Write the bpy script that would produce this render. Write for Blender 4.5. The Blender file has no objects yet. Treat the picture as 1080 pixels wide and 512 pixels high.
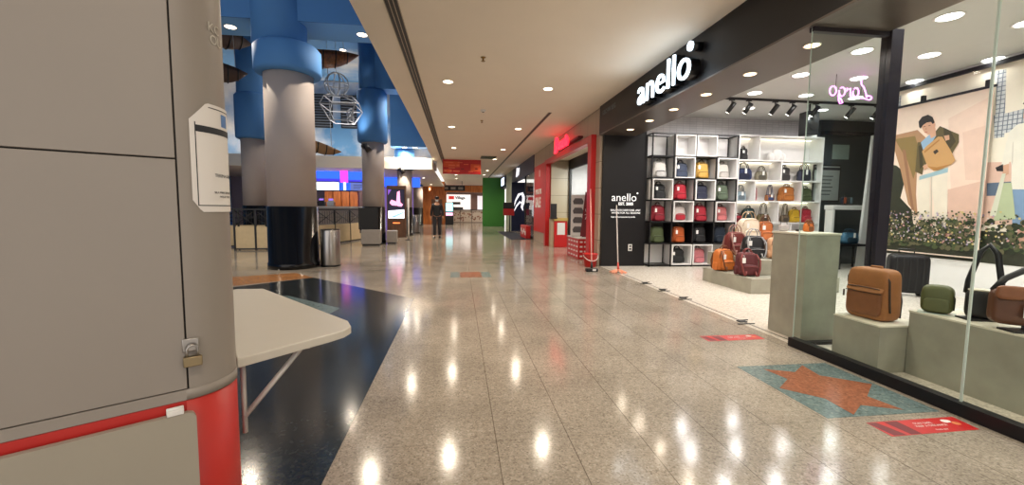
import bpy, bmesh, math, random
from mathutils import Vector, Matrix
random.seed(7)
PI = math.pi
SC = bpy.context.scene
COL = SC.collection

# ------------------------------------------------------------------ camera, world, exposure
cam_d = bpy.data.cameras.new('camera')
cam = bpy.data.objects.new('camera', cam_d)
COL.objects.link(cam)
cam_d.sensor_fit = 'HORIZONTAL'
cam_d.sensor_width = 36.0
cam_d.lens = 36.0 * 440.0 / 1080.0
cam_d.clip_start = 0.02
cam_d.clip_end = 200
_R = ((0.99200848, 0.00110673, 0.12616633), (-0.12585183, 0.07978107, 0.98883583), (0.00897131, 0.9968118, -0.07928279))
cam.matrix_world = Matrix(((_R[0][0], _R[0][1], -_R[0][2], 0.0),
                           (_R[1][0], _R[1][1], -_R[1][2], 0.0),
                           (_R[2][0], _R[2][1], -_R[2][2], 1.25), (0, 0, 0, 1)))
SC.camera = cam
SC.view_settings.view_transform = 'Standard'
SC.view_settings.look = 'None'
SC.view_settings.gamma = 1
SC.view_settings.use_curve_mapping = False
SC.view_settings.exposure = 0.7
SC.cycles.use_denoising = True
SC.cycles.max_bounces = 7
SC.cycles.diffuse_bounces = 3
SC.cycles.glossy_bounces = 4
SC.cycles.transparent_max_bounces = 16
SC.cycles.sample_clamp_indirect = 4.0
SC.cycles.caustics_reflective = False
SC.cycles.caustics_refractive = False
W = bpy.data.worlds.new('mall_ambient')
SC.world = W
W.use_nodes = True
W.node_tree.nodes['Background'].inputs[0].default_value = (1.0, 0.95, 0.90, 1)
W.node_tree.nodes['Background'].inputs[1].default_value = 0.82
CORRIDOR_W = 110.0     # watts of one corridor downlight
SHOP_W = 38.0         # watts of one shop downlight
SOFFIT_W = 20.0
WARM = (1.0, 0.86, 0.68)
COOL = (1.0, 0.97, 0.94)

# ------------------------------------------------------------------ materials
def lin(c):
    def f(v):
        v /= 255.0
        return v / 12.92 if v <= 0.04045 else ((v + 0.055) / 1.055) ** 2.4
    return (f(c[0]), f(c[1]), f(c[2]), 1.0)

MATS = {}
def mat(name, rgb, rough=0.5, metal=0.0, emit=0.0, noise=0.12, nscale=9.0, spec=0.5, bump=0.0, coat=0.0):
    if name in MATS:
        return MATS[name]
    m = bpy.data.materials.new(name)
    m.use_nodes = True
    nt = m.node_tree
    b = nt.nodes['Principled BSDF']
    c = lin(rgb)
    b.inputs['Roughness'].default_value = rough
    b.inputs['Metallic'].default_value = metal
    b.inputs['Specular IOR Level'].default_value = spec
    b.inputs['Coat Weight'].default_value = coat
    if emit > 0:
        b.inputs['Base Color'].default_value = c
        b.inputs['Emission Color'].default_value = c
        b.inputs['Emission Strength'].default_value = emit
    else:
        tc = nt.nodes.new('ShaderNodeTexCoord')
        n = nt.nodes.new('ShaderNodeTexNoise')
        n.inputs['Scale'].default_value = nscale
        n.inputs['Detail'].default_value = 5
        nt.links.new(tc.outputs['Object'], n.inputs['Vector'])
        mx = nt.nodes.new('ShaderNodeMix')
        mx.data_type = 'RGBA'
        mx.inputs[6].default_value = tuple(v * (1 - noise) for v in c[:3]) + (1,)
        mx.inputs[7].default_value = tuple(min(1, v * (1 + noise)) for v in c[:3]) + (1,)
        nt.links.new(n.outputs['Fac'], mx.inputs[0])
        nt.links.new(mx.outputs[2], b.inputs['Base Color'])
        if bump > 0:
            bp = nt.nodes.new('ShaderNodeBump')
            bp.inputs['Strength'].default_value = bump
            bp.inputs['Distance'].default_value = 0.01
            nt.links.new(n.outputs['Fac'], bp.inputs['Height'])
            nt.links.new(bp.outputs['Normal'], b.inputs['Normal'])
    MATS[name] = m
    return m

def glass_mat(name, tint=(0.97, 1.0, 0.99), refl=1.0):
    m = bpy.data.materials.new(name)
    m.use_nodes = True
    nt = m.node_tree
    for n in list(nt.nodes):
        nt.nodes.remove(n)
    o = nt.nodes.new('ShaderNodeOutputMaterial')
    t = nt.nodes.new('ShaderNodeBsdfTransparent')
    t.inputs[0].default_value = tint + (1,)
    g = nt.nodes.new('ShaderNodeBsdfGlossy')
    g.inputs['Roughness'].default_value = 0.01
    g.inputs[0].default_value = (refl, refl, refl, 1)
    f = nt.nodes.new('ShaderNodeFresnel')
    f.inputs[0].default_value = 1.22
    mx = nt.nodes.new('ShaderNodeMixShader')
    ge = nt.nodes.new('ShaderNodeNewGeometry')
    k = nt.nodes.new('ShaderNodeMath'); k.operation = 'SUBTRACT'; k.inputs[0].default_value = 1.0
    nt.links.new(ge.outputs['Backfacing'], k.inputs[1])
    k2 = nt.nodes.new('ShaderNodeMath'); k2.operation = 'MULTIPLY'
    nt.links.new(f.outputs[0], k2.inputs[0]); nt.links.new(k.outputs[0], k2.inputs[1])
    nt.links.new(k2.outputs[0], mx.inputs[0])
    nt.links.new(t.outputs[0], mx.inputs[1])
    nt.links.new(g.outputs[0], mx.inputs[2])
    nt.links.new(mx.outputs[0], o.inputs[0])
    MATS[name] = m
    return m

def terrazzo(name, base, chip_d, chip_l, rough, joints=True, scale=70.0, wear=0.25):
    m = bpy.data.materials.new(name)
    m.use_nodes = True
    nt = m.node_tree
    L = nt.links.new
    b = nt.nodes['Principled BSDF']
    tc = nt.nodes.new('ShaderNodeTexCoord')
    def mix(fac, a, c):
        x = nt.nodes.new('ShaderNodeMix'); x.data_type = 'RGBA'
        if isinstance(fac, float): x.inputs[0].default_value = fac
        else: L(fac, x.inputs[0])
        for s, v in ((6, a), (7, c)):
            if isinstance(v, tuple): x.inputs[s].default_value = v
            else: L(v, x.inputs[s])
        return x.outputs[2]
    def math_(op, a, c=None, d=None):
        x = nt.nodes.new('ShaderNodeMath'); x.operation = op
        for i, v in enumerate((a, c, d)):
            if v is None: continue
            if isinstance(v, (int, float)): x.inputs[i].default_value = v
            else: L(v, x.inputs[i])
        return x.outputs[0]
    v1 = nt.nodes.new('ShaderNodeTexVoronoi'); v1.inputs['Scale'].default_value = scale
    L(tc.outputs['Object'], v1.inputs['Vector'])
    sep = nt.nodes.new('ShaderNodeSeparateColor')
    L(v1.outputs['Color'], sep.inputs[0])
    big = nt.nodes.new('ShaderNodeTexNoise'); big.inputs['Scale'].default_value = 1.7; big.inputs['Detail'].default_value = 6
    L(tc.outputs['Object'], big.inputs['Vector'])
    fine = nt.nodes.new('ShaderNodeTexNoise'); fine.inputs['Scale'].default_value = 28; fine.inputs['Detail'].default_value = 8
    L(tc.outputs['Object'], fine.inputs['Vector'])
    c0 = mix(sep.outputs[0], tuple(v * 0.82 for v in lin(base)[:3]) + (1,), tuple(v * 1.16 for v in lin(base)[:3]) + (1,))
    dk = math_('GREATER_THAN', sep.outputs[1], 0.90)
    lt = math_('GREATER_THAN', sep.outputs[2], 0.93)
    c1 = mix(math_('MULTIPLY', dk, 0.75), c0, lin(chip_d))
    c2 = mix(math_('MULTIPLY', lt, 0.6), c1, lin(chip_l))
    w = math_('MULTIPLY', math_('SUBTRACT', big.outputs['Fac'], 0.5), wear * 2)
    w2 = math_('MULTIPLY', math_('SUBTRACT', fine.outputs['Fac'], 0.5), 0.5)
    k = math_('ADD', 1.0, math_('ADD', w, w2))
    vm = nt.nodes.new('ShaderNodeVectorMath'); vm.operation = 'SCALE'
    L(c2, vm.inputs[0]); L(k, vm.inputs[3])
    col = vm.outputs[0]
    if joints:
        sx = nt.nodes.new('ShaderNodeSeparateXYZ')
        L(tc.outputs['Object'], sx.inputs[0])
        def line(o, off, step, width):
            a = math_('DIVIDE', math_('SUBTRACT', o, off), step)
            fr = math_('FRACT', math_('ADD', a, 100.5))
            dd = math_('MULTIPLY', math_('ABSOLUTE', math_('SUBTRACT', fr, 0.5)), step)
            return math_('LESS_THAN', dd, width)
        jx = math_('MULTIPLY', line(sx.outputs[0], 0.199, 0.4, 0.0022), math_('GREATER_THAN', sx.outputs[0], 0.1))
        jy = math_('MULTIPLY', line(sx.outputs[1], 2.155, 0.8274, 0.0016), math_('GREATER_THAN', sx.outputs[0], -0.4))
        brk = math_('GREATER_THAN', big.outputs['Fac'], 0.40)
        j = math_('MULTIPLY', math_('MAXIMUM', math_('MULTIPLY', jx, 0.75), math_('MULTIPLY', math_('MULTIPLY', jy, brk), 0.5)), 1.0)
        col = mix(j, col, lin((70, 58, 46)))
    L(col, b.inputs['Base Color'])
    rr = math_('ADD', rough, math_('MULTIPLY', math_('SUBTRACT', fine.outputs['Fac'], 0.5), 0.12))
    L(rr, b.inputs['Roughness'])
    b.inputs['Specular IOR Level'].default_value = 0.38
    MATS[name] = m
    return m

def cloud_mat(name, blue, cloud, scale, lo, hi, rough=0.8):
    m = bpy.data.materials.new(name); m.use_nodes = True
    nt = m.node_tree; b = nt.nodes['Principled BSDF']
    tc = nt.nodes.new('ShaderNodeTexCoord')
    n = nt.nodes.new('ShaderNodeTexNoise'); n.inputs['Scale'].default_value = scale; n.inputs['Detail'].default_value = 7
    nt.links.new(tc.outputs['Object'], n.inputs['Vector'])
    r = nt.nodes.new('ShaderNodeValToRGB')
    r.color_ramp.elements[0].position = lo; r.color_ramp.elements[0].color = lin(blue)
    r.color_ramp.elements[1].position = hi; r.color_ramp.elements[1].color = lin(cloud)
    nt.links.new(n.outputs['Fac'], r.inputs[0]); nt.links.new(r.outputs[0], b.inputs['Base Color'])
    b.inputs['Roughness'].default_value = rough
    MATS[name] = m
    return m

def tile_mat(name, rgb, joint, w, h, rough=0.35, axis=('Y', 'Z')):
    m = bpy.data.materials.new(name); m.use_nodes = True
    nt = m.node_tree; b = nt.nodes['Principled BSDF']; L = nt.links.new
    tc = nt.nodes.new('ShaderNodeTexCoord'); s = nt.nodes.new('ShaderNodeSeparateXYZ'); L(tc.outputs['Object'], s.inputs[0])
    cb = nt.nodes.new('ShaderNodeCombineXYZ')
    L(s.outputs['XYZ'.index(axis[0])], cb.inputs[0]); L(s.outputs['XYZ'.index(axis[1])], cb.inputs[1])
    br = nt.nodes.new('ShaderNodeTexBrick'); br.offset = 0.0
    L(cb.outputs[0], br.inputs['Vector'])
    c = lin(rgb)
    br.inputs['Color1'].default_value = c
    br.inputs['Color2'].default_value = tuple(v * 0.9 for v in c[:3]) + (1,)
    br.inputs['Mortar'].default_value = lin(joint)
    br.inputs['Scale'].default_value = 1.0
    br.inputs['Mortar Size'].default_value = 0.006
    br.inputs['Brick Width'].default_value = w; br.inputs['Row Height'].default_value = h
    L(br.outputs['Color'], b.inputs['Base Color'])
    b.inputs['Roughness'].default_value = rough
    MATS[name] = m
    return m

def wood_mat(name, c1, c2, rough=0.45, scale=3.0, emit=0.0):
    m = bpy.data.materials.new(name); m.use_nodes = True
    nt = m.node_tree; b = nt.nodes['Principled BSDF']; L = nt.links.new
    tc = nt.nodes.new('ShaderNodeTexCoord'); mp = nt.nodes.new('ShaderNodeMapping')
    mp.inputs['Scale'].default_value = (6, 6, 0.6)
    L(tc.outputs['Object'], mp.inputs[0])
    n = nt.nodes.new('ShaderNodeTexNoise'); n.inputs['Scale'].default_value = scale; n.inputs['Detail'].default_value = 8
    L(mp.outputs[0], n.inputs['Vector'])
    r = nt.nodes.new('ShaderNodeValToRGB')
    r.color_ramp.elements[0].position = 0.35; r.color_ramp.elements[0].color = lin(c1)
    r.color_ramp.elements[1].position = 0.65; r.color_ramp.elements[1].color = lin(c2)
    L(n.outputs['Fac'], r.inputs[0]); L(r.outputs[0], b.inputs['Base Color'])
    b.inputs['Roughness'].default_value = rough
    MATS[name] = m
    return m

# ------------------------------------------------------------------ object helpers
def tag(o, label=None, cat=None, group=None, kind=None):
    if label: o['label'] = label
    if cat: o['category'] = cat
    if group: o['group'] = group
    if kind: o['kind'] = kind
    return o

def thing(name, label, cat, loc=(0, 0, 0), rz=0.0, group=None):
    o = bpy.data.objects.new(name, None)
    o.empty_display_size = 0.1
    COL.objects.link(o)
    o.location = loc
    o.rotation_euler = (0, 0, rz)
    return tag(o, label, cat, group)

class MB:
    """collects shapes into ONE mesh object"""
    def __init__(self, *mats):
        self.bm = bmesh.new(); self.mats = list(mats); self.cur = 0
    def use(self, m):
        if m not in self.mats: self.mats.append(m)
        self.cur = self.mats.index(m); return self
    def _f(self, vs, smooth=False):
        try:
            f = self.bm.faces.new(vs)
        except ValueError:
            return None
        f.material_index = self.cur; f.smooth = smooth
        return f
    def box(self, x0, x1, y0, y1, z0, z1, mtx=None, bev=0.0):
        co = [(x, y, z) for z in (z0, z1) for y in (y0, y1) for x in (x0, x1)]
        vs = [self.bm.verts.new(mtx @ Vector(c) if mtx else c) for c in co]
        fs = []
        for q in ((0, 2, 3, 1), (4, 5, 7, 6), (0, 1, 5, 4), (2, 6, 7, 3), (0, 4, 6, 2), (1, 3, 7, 5)):
            fs.append(self._f([vs[i] for i in q]))
        if bev > 0:
            es = list({e for f in fs for e in f.edges})
            r = bmesh.ops.bevel(self.bm, geom=es, offset=bev, segments=2, affect='EDGES', profile=0.5)
            for f in r['faces']: f.material_index = self.cur; f.smooth = True
        return self
    def ring(self, c, ax, r, seg, ry=None):
        ax = Vector(ax).normalized()
        a = ax.orthogonal().normalized() if abs(ax.z) < 0.999 else Vector((1, 0, 0))
        b = ax.cross(a).normalized()
        return [self.bm.verts.new(Vector(c) + a * (r * math.cos(2 * PI * i / seg)) + b * ((ry or r) * math.sin(2 * PI * i / seg))) for i in range(seg)]
    def loft(self, rings, cap0=True, cap1=True, smooth=True, closed=False):
        n = len(rings[0])
        pairs = list(zip(rings[:-1], rings[1:])) + ([(rings[-1], rings[0])] if closed else [])
        for A, B in pairs:
            for i in range(n):
                self._f([A[i], A[(i + 1) % n], B[(i + 1) % n], B[i]], smooth)
        if not closed:
            if cap0: self._f(list(reversed(rings[0])))
            if cap1: self._f(rings[-1])
        return self
    def cyl(self, p0, p1, r0, r1=None, seg=24, cap0=True, cap1=True):
        p0, p1 = Vector(p0), Vector(p1); ax = p1 - p0
        self.loft([self.ring(p0, ax, r0, seg), self.ring(p1, ax, r1 if r1 is not None else r0, seg)], cap0, cap1)
        return self
    def lathe(self, c, prof, seg=32, cap0=True, cap1=True):
        self.loft([self.ring((c[0], c[1], c[2] + z), (0, 0, 1), r, seg) for r, z in prof], cap0, cap1)
        return self
    def tube(self, pts, r, seg=8, closed=False, flat=None):
        P = [Vector(p) for p in pts]; n = len(P); rings = []
        up = None
        for i in range(n):
            if closed: t = (P[(i + 1) % n] - P[i - 1])
            else: t = (P[min(i + 1, n - 1)] - P[max(i - 1, 0)])
            t.normalize()
            if up is None:
                up = t.orthogonal().normalized()
            up = (up - t * up.dot(t))
            if up.length < 1e-5: up = t.orthogonal()
            up.normalize(); s = t.cross(up)
            rr = r[i] if isinstance(r, (list, tuple)) else r
            rings.append([self.bm.verts.new(P[i] + up * (rr * math.cos(2 * PI * k / seg)) + s * ((flat or 1.0) * rr * math.sin(2 * PI * k / seg))) for k in range(seg)])
        self.loft(rings, closed=closed)
        return self
    def ell(self, c, rx, ry, rz, seg=16, rings=10, mtx=None):
        L = []
        for j in range(1, rings):
            th = PI * j / rings
            L.append([self.bm.verts.new((mtx or Matrix()) @ Vector((rx * math.sin(th) * math.cos(2 * PI * i / seg), ry * math.sin(th) * math.sin(2 * PI * i / seg), -rz * math.cos(th))) + Vector(c)) for i in range(seg)])
        self.loft(L, True, True)
        return self
    def poly(self, pts):
        self._f([self.bm.verts.new(p) for p in pts]); return self
    def prism(self, pts, off, smooth=False):
        """extrude an outline (list of 3-D points) by the vector off"""
        A = [self.bm.verts.new(p) for p in pts]; B = [self.bm.verts.new(Vector(p) + Vector(off)) for p in pts]
        self._f(list(reversed(A))); self._f(B); n = len(A)
        for i in range(n): self._f([A[i], A[(i + 1) % n], B[(i + 1) % n], B[i]], smooth)
        return self
    def soft(self, c, w, d, h, n=5.0, taper=0.0, taper_d=None, slump=0.0, cuts=7, mtx=None, wob=0.0):
        """a soft superellipsoid box standing on c; taper narrows it to the top"""
        b2 = bmesh.new()
        bmesh.ops.create_cube(b2, size=2.0)
        bmesh.ops.subdivide_edges(b2, edges=b2.edges[:], cuts=cuts, use_grid_fill=True)
        td = taper if taper_d is None else taper_d
        mp = {}
        ph = random.random() * 6
        for v in b2.verts:
            p = v.co
            k = (abs(p.x) ** n + abs(p.y) ** n + abs(p.z) ** n) ** (-1.0 / n)
            q = p * k
            t = (q.z + 1) / 2
            x = q.x * w / 2 * (1 - taper * t); y = q.y * d / 2 * (1 - td * t); z = t * h
            y += slump * t * t
            s = 1 + wob * math.sin(9 * q.x + 7 * q.z + ph) * math.cos(6 * q.y + 5 * q.z + ph)
            V = Vector((x * s, y * s, z))
            if mtx: V = mtx @ V
            mp[v] = self.bm.verts.new(V + Vector(c))
        for f in b2.faces: self._f([mp[v] for v in f.verts], True)
        b2.free()
        return self
    def build(self, name, mats=None, parent=None, label=None, mesh_smooth=None):
        bm = self.bm
        bmesh.ops.recalc_face_normals(bm, faces=bm.faces[:])
        me = bpy.data.meshes.new(name); bm.to_mesh(me); bm.free()
        ms = self.mats or ([mats] if mats else [])
        for m in ms: me.materials.append(m)
        o = bpy.data.objects.new(name, me); COL.objects.link(o)
        if parent: o.parent = parent
        if label: o['label'] = label
        return o

def text_obj(name, body, size, m, parent, loc, face, depth=0.004, bold=0.0, align='LEFT', shear=0.0, mirror=False, spacing=1.0, side=None):
    """lettering as a mesh; face: '-Y' (seen from -Y), '-X', 'Z'"""
    c = bpy.data.curves.new(name, 'FONT')
    c.body = body; c.size = size; c.extrude = depth / 2; c.offset = bold; c.align_x = align; c.shear = shear; c.space_character = spacing
    c.resolution_u = 4
    t = bpy.data.objects.new(name + '_tmp', c); COL.objects.link(t)
    bpy.context.view_layer.update()
    me = bpy.data.meshes.new_from_object(t.evaluated_get(bpy.context.evaluated_depsgraph_get()))
    bpy.data.objects.remove(t); bpy.data.curves.remove(c)
    R = {'-Y': Matrix(((1, 0, 0), (0, 0, -1), (0, 1, 0))), '-X': Matrix(((0, 0, -1), (-1, 0, 0), (0, 1, 0))), 'Z': Matrix.Identity(3)}[face].to_4x4()
    if mirror: R = R @ Matrix.Diagonal((-1, 1, 1, 1))
    me.transform(Matrix.Translation(loc) @ R)
    if mirror: me.flip_normals()
    me.materials.clear(); me.materials.append(m)
    me.name = name
    o = bpy.data.objects.new(name, me); COL.objects.link(o)
    if parent: o.parent = parent
    return o

def copy_tree(o, parent=None):
    c = o.copy(); COL.objects.link(c)
    if parent: c.parent = parent
    for ch in o.children: copy_tree(ch, c)
    return c

def struct(name, mb, m=None, parent=None):
    o = mb.build(name, m, parent)
    if not parent: o['kind'] = 'structure'
    return o

def arc(c, r, a0, a1, n, plane='XZ'):
    out = []
    for i in range(n + 1):
        a = a0 + (a1 - a0) * i / n
        u, v = r * math.cos(a), r * math.sin(a)
        out.append((c[0] + u, c[1], c[2] + v) if plane == 'XZ' else (c[0], c[1] + u, c[2] + v) if plane == 'YZ' else (c[0] + u, c[1] + v, c[2]))
    return out

def spot(parent, loc, watts, color, size=2.85, blend=0.9, rad=0.06, rot=(0, 0, 0)):
    l = bpy.data.lights.new('lamp_light', 'SPOT'); l.energy = watts; l.color = color; l.spot_size = size; l.spot_blend = blend; l.shadow_soft_size = rad; l.specular_factor = 0.3
    o = bpy.data.objects.new('lamp_light', l); COL.objects.link(o); o.parent = parent; o.location = loc; o.rotation_euler = rot
    return o

# ------------------------------------------------------------------ palette
m_white_ceil = mat('ceiling_paint', (240, 229, 213), 0.7, noise=0.03, nscale=2)
m_shop_white = mat('shop_white_paint', (232, 230, 228), 0.55, noise=0.03)
m_black = mat('black_laminate', (20, 19, 22), 0.4, noise=0.15, spec=0.35)
m_black_metal = mat('black_powder_coat', (20, 20, 22), 0.45, noise=0.1)
m_black_gloss = mat('black_gloss_cladding', (13, 13, 15), 0.16, noise=0.15, spec=0.4)
m_blue = mat('sky_blue_paint', (78, 134, 194), 0.75, noise=0.10, nscale=1.2)
m_blue_lit = mat('lamplit_sky_blue_paint', (118, 172, 220), 0.75, noise=0.08, nscale=1.2)  # sky blue lightened for lamplit beam undersides
m_col_grey = mat('grey_column_plaster', (178, 166, 160), 0.7, noise=0.05, nscale=3)
m_steel = mat('brushed_steel', (172, 168, 164), 0.28, metal=1.0, noise=0.05)
m_dsteel = mat('dark_steel', (70, 68, 68), 0.35, metal=0.9, noise=0.05)
m_red = mat('gloss_red', (196, 34, 34), 0.35, noise=0.08)
m_maroon = mat('maroon_print', (112, 22, 30), 0.45, noise=0.1)
m_lamp_w = mat('lamp_warm', (255, 232, 200), emit=5.0)
m_lamp_s = mat('lamp_soft_warm', (255, 214, 168), emit=3.0)
m_lamp_c = mat('lamp_cool', (255, 250, 244), emit=5.0)
m_white_pl = mat('white_plastic', (225, 222, 218), 0.4, noise=0.03)
m_paper = mat('white_paper', (228, 224, 220), 0.7, noise=0.02)
m_ink = mat('dark_ink', (40, 42, 48), 0.6)
m_concrete = mat('concrete_microcement', (154, 151, 136), 0.45, noise=0.34, nscale=4.5)
m_cream_top = mat('cream_stone_top', (214, 208, 190), 0.45, noise=0.04)
m_booth = mat('booth_grey_laminate', (146, 138, 130), 0.42, noise=0.05, nscale=2.2)
m_booth_in = mat('booth_seam_dark', (30, 28, 28), 0.8)
m_booth_red = mat('booth_red', (188, 42, 36), 0.4, noise=0.05)
m_leaf = mat('off_white_board', (158, 151, 137), 0.45, noise=0.03)
m_glass = glass_mat('shopfront_glass')
m_glass_edge = mat('glass_edge_green', (206, 222, 214), 0.2, noise=0.05)
m_green = mat('green_boarding', (62, 134, 48), 0.6, noise=0.1)
m_navy = mat('navy_panel', (22, 32, 70), 0.45, noise=0.1)
m_brown_lam = wood_mat('brown_laminate', (86, 58, 42), (110, 76, 54))
m_orange_wood = wood_mat('orange_wood', (172, 92, 38), (214, 130, 62))
m_white_e = mat('lit_white', (255, 255, 255), emit=1.6)
# ================================================================== THE SETTING
m_floor = terrazzo('floor_terrazzo', (160, 150, 137), (124, 114, 102), (184, 175, 163), 0.13, scale=120.0, wear=0.42)
m_floor_dark = terrazzo('inlay_charcoal', (42, 46, 48), (26, 28, 30), (60, 64, 66), 0.14, joints=False)
m_floor_teal = terrazzo('inlay_grey_teal', (104, 122, 122), (78, 92, 92), (140, 150, 146), 0.22, joints=False, wear=0.12)
m_floor_rust = terrazzo('inlay_rust', (150, 92, 66), (124, 74, 52), (168, 112, 84), 0.22, joints=False, wear=0.12)
m_floor_tan = terrazzo('inlay_tan', (170, 116, 70), (140, 92, 54), (186, 140, 96), 0.2, joints=False, wear=0.12)
m_floor_shop = terrazzo('shop_floor_cream', (212, 204, 192), (200, 192, 180), (222, 216, 206), 0.22, joints=False, wear=0.04)
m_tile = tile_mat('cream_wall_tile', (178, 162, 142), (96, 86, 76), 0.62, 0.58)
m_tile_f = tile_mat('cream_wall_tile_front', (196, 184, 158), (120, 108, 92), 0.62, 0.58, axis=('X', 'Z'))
m_soffit = mat('soffit_bronze', (104, 94, 88), 0.3, metal=0.35, noise=0.18, nscale=1.5)
m_cloud_c = cloud_mat('painted_sky_ceiling', (92, 142, 194), (204, 206, 210), 0.42, 0.46, 0.62)
m_cloud_w = cloud_mat('painted_sky_wall', (84, 134, 188), (214, 212, 214), 0.5, 0.40, 0.62)
m_emboss = tile_mat('embossed_white_wall', (214, 212, 214), (188, 186, 190), 0.16, 0.05, axis=('X', 'Z'))
m_dark_wall = mat('dark_grey_partition', (66, 70, 70), 0.35, noise=0.1)
m_inner_grey = mat('shop_ceiling_grey', (204, 206, 204), 0.5, noise=0.02)

fl = MB(m_floor).poly([(-18, -4, 0), (14, -4, 0), (14, 48, 0), (-18, 48, 0)]); struct('floor', fl)
fl = MB(m_floor_shop).box(3.12, 12, -1.0, 9.25, -0.02, 0.004); struct('floor', fl)
Z1 = 0.002
def inlay(name, pts, m, z=Z1):
    return struct(name, MB(m).prism([(x, y, 0.0) for x, y in pts], (0, 0, z)))
inlay('trim_1', [(-0.618, 0.6), (-0.618, 5.83), (-2.594, 7.783), (-5.6, 4.8), (-5.6, 0.6)], m_floor_dark)
inlay('trim_2', [(-3.24, 6.53), (-2.37, 6.15), (-1.47, 5.34), (-1.56, 4.72), (-1.75, 3.0), (-2.4, 3.3), (-3.6, 5.7)], m_floor_teal, 0.003)
inlay('trim_3', [(-4.6, 6.25), (-2.594, 7.783), (-3.1, 8.35), (-5.1, 7.4)], m_floor_tan)
inlay('trim_4', [(2.22, 2.18), (3.012, 2.18), (3.012, 3.017), (2.22, 3.017)], m_floor_teal)
STAR = [(2.40, 2.945), (2.60, 2.86), (2.775, 2.985), (2.737, 2.78), (2.986, 2.595), (2.755, 2.42), (2.80, 2.222), (2.588, 2.31), (2.42, 2.20), (2.436, 2.42), (2.254, 2.605), (2.44, 2.745)]
inlay('trim_5', STAR, m_floor_rust, 0.0032)
inlay('trim_6', [(0.02, 7.6), (0.42, 7.6), (0.42, 8.25), (0.02, 8.25)], m_floor_rust)
inlay('trim_7', [(-0.16, 7.6), (0.01, 7.6), (0.01, 8.25), (-0.16, 8.25)], m_floor_teal)
inlay('trim_8', [(0.43, 7.6), (0.60, 7.6), (0.60, 8.25), (0.43, 8.25)], m_floor_teal)
# metal threshold of the bag shop
struct('trim_9', MB(m_dsteel).box(3.185, 3.20, 3.5, 8.9, 0, 0.006))
# corridor ceiling slab, its left face and the tall painted hall on the left
struct('ceiling', MB(m_white_ceil).box(-1.18, 3.3, -3, 40, 3.5, 3.62))
struct('wall_upper', MB(m_blue).box(-1.18, -1.05, -3, 20.4, 3.62, 7.05))
struct('ceiling', MB(m_cloud_c).box(-13, -1.05, 3.0, 20.5, 7.0, 7.1))
struct('wall_mural', MB(m_cloud_w).box(-13, -1.05, 20.4, 20.6, 3.05, 7.0))
struct('wall_left', MB(m_blue).box(-13.2, -13, -3, 30, 0, 7.1))
lg = MB(m_white_ceil).box(-13, -1.18, 19.2, 20.4, 3.0, 3.44).box(-13, -1.18, 19.2, 19.26, 3.44, 3.50)
struct('trim_10', lg)
struct('ceiling', MB(m_white_ceil).box(-13, -1.18, 20.4, 40, 3.0, 3.1))
struct('wall_back', MB(mat('back_wall_brown', (84, 60, 48), 0.6)).box(-13, 4, 43, 43.2, 0, 4))
struct('wall_court', MB(mat('court_wall_grey', (150, 140, 150), 0.6)).box(-13, -3.7, 26, 26.15, 0, 3.0))
# blue beams across the hall, lamplight on the undersides put into a paler blue
struct('trim_11', MB(m_blue_lit).box(-13, -1.18, 9.0, 9.9, 4.9, 7.0).use(m_blue).box(-13, -1.18, 8.97, 9.0, 4.9, 7.0))
struct('trim_12', MB(m_blue_lit).box(-3.3, -1.18, 15.0, 15.7, 5.3, 7.0).use(m_blue).box(-3.3, -1.18, 14.97, 15.0, 5.3, 7.0))
struct('trim_13', MB(m_blue).box(-2.9, -1.18, 18.6, 19.2, 3.9, 7.0))
# right-hand shop fronts
struct('trim_14', MB(m_black).box(3.05, 3.2, -1.0, 8.98, 2.9, 3.5))                     # fascia of the bag shop
struct('trim_15', MB(m_soffit).box(3.05, 3.85, -1.0, 8.98, 2.88, 2.9))                  # soffit
struct('trim_16', MB(m_shop_white).box(3.80, 3.85, -1.0, 9.0, 2.9, 3.42))
struct('wall_panel', MB(m_black).box(3.13, 4.14, 8.9, 9.25, 0, 2.9).box(3.13, 4.14, 8.97, 9.25, 2.9, 3.5))
struct('wall_right', MB(m_tile).box(3.08, 3.13, 8.98, 9.25, 0, 3.5))
struct('wall_right', MB(m_tile).box(3.08, 3.3, 9.25, 14.4, 2.95, 3.5))
struct('wall_right', MB(m_tile).box(3.08, 3.3, 14.4, 17.1, 0, 3.5))
struct('wall_portal', MB(m_tile_f).box(3.13, 3.75, 14.1, 14.4, 0, 2.95))
struct('wall_reveal', MB(m_tile).box(3.13, 3.2, 9.25, 9.45, 0, 2.95))
struct('ceiling', MB(m_white_ceil).box(3.13, 6.0, 9.3, 14.1, 2.95, 3.0))
m_brand_in = mat('portal_interior_white', (196, 194, 196), 0.5)
struct('wall_boutique', MB(m_brand_in).box(5.95, 6.05, 9.3, 14.2, 0, 2.95))
struct('wall_boutique', MB(m_brand_in).box(3.75, 6.0, 14.15, 14.3, 0, 2.95))
# bag-shop room
struct('ceiling', MB(m_inner_grey).box(3.85, 12, -1.0, 9.3, 3.4, 3.45))
struct('wall_shop', MB(m_emboss).box(4.14, 8.4, 9.2, 9.3, 0, 3.4))
struct('wall_dark', MB(m_dark_wall).box(8.4, 12, 8.95, 9.05, 0, 3.4))  # dark reflection in the shop glass, built as a wall
struct('trim_17', MB(m_black).box(8.4, 12, 8.85, 8.95, 3.05, 3.13))  # black top edge of that reflection
struct('wall_side', MB(m_dark_wall).box(12, 12.1, -1, 9.3, 0, 3.45))
struct('wall_near', MB(m_shop_white).box(3.2, 12, -1.1, -1.0, 0, 3.45))  # unseen wall, added white to bounce light into the shop
struct('wall_partition', MB(m_shop_white).box(7.42, 7.5, -1.0, 6.62, 0, 3.4))
struct('trim_18', MB(m_black).box(7.38, 7.42, -1.0, 6.66, 3.3, 3.36))
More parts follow.
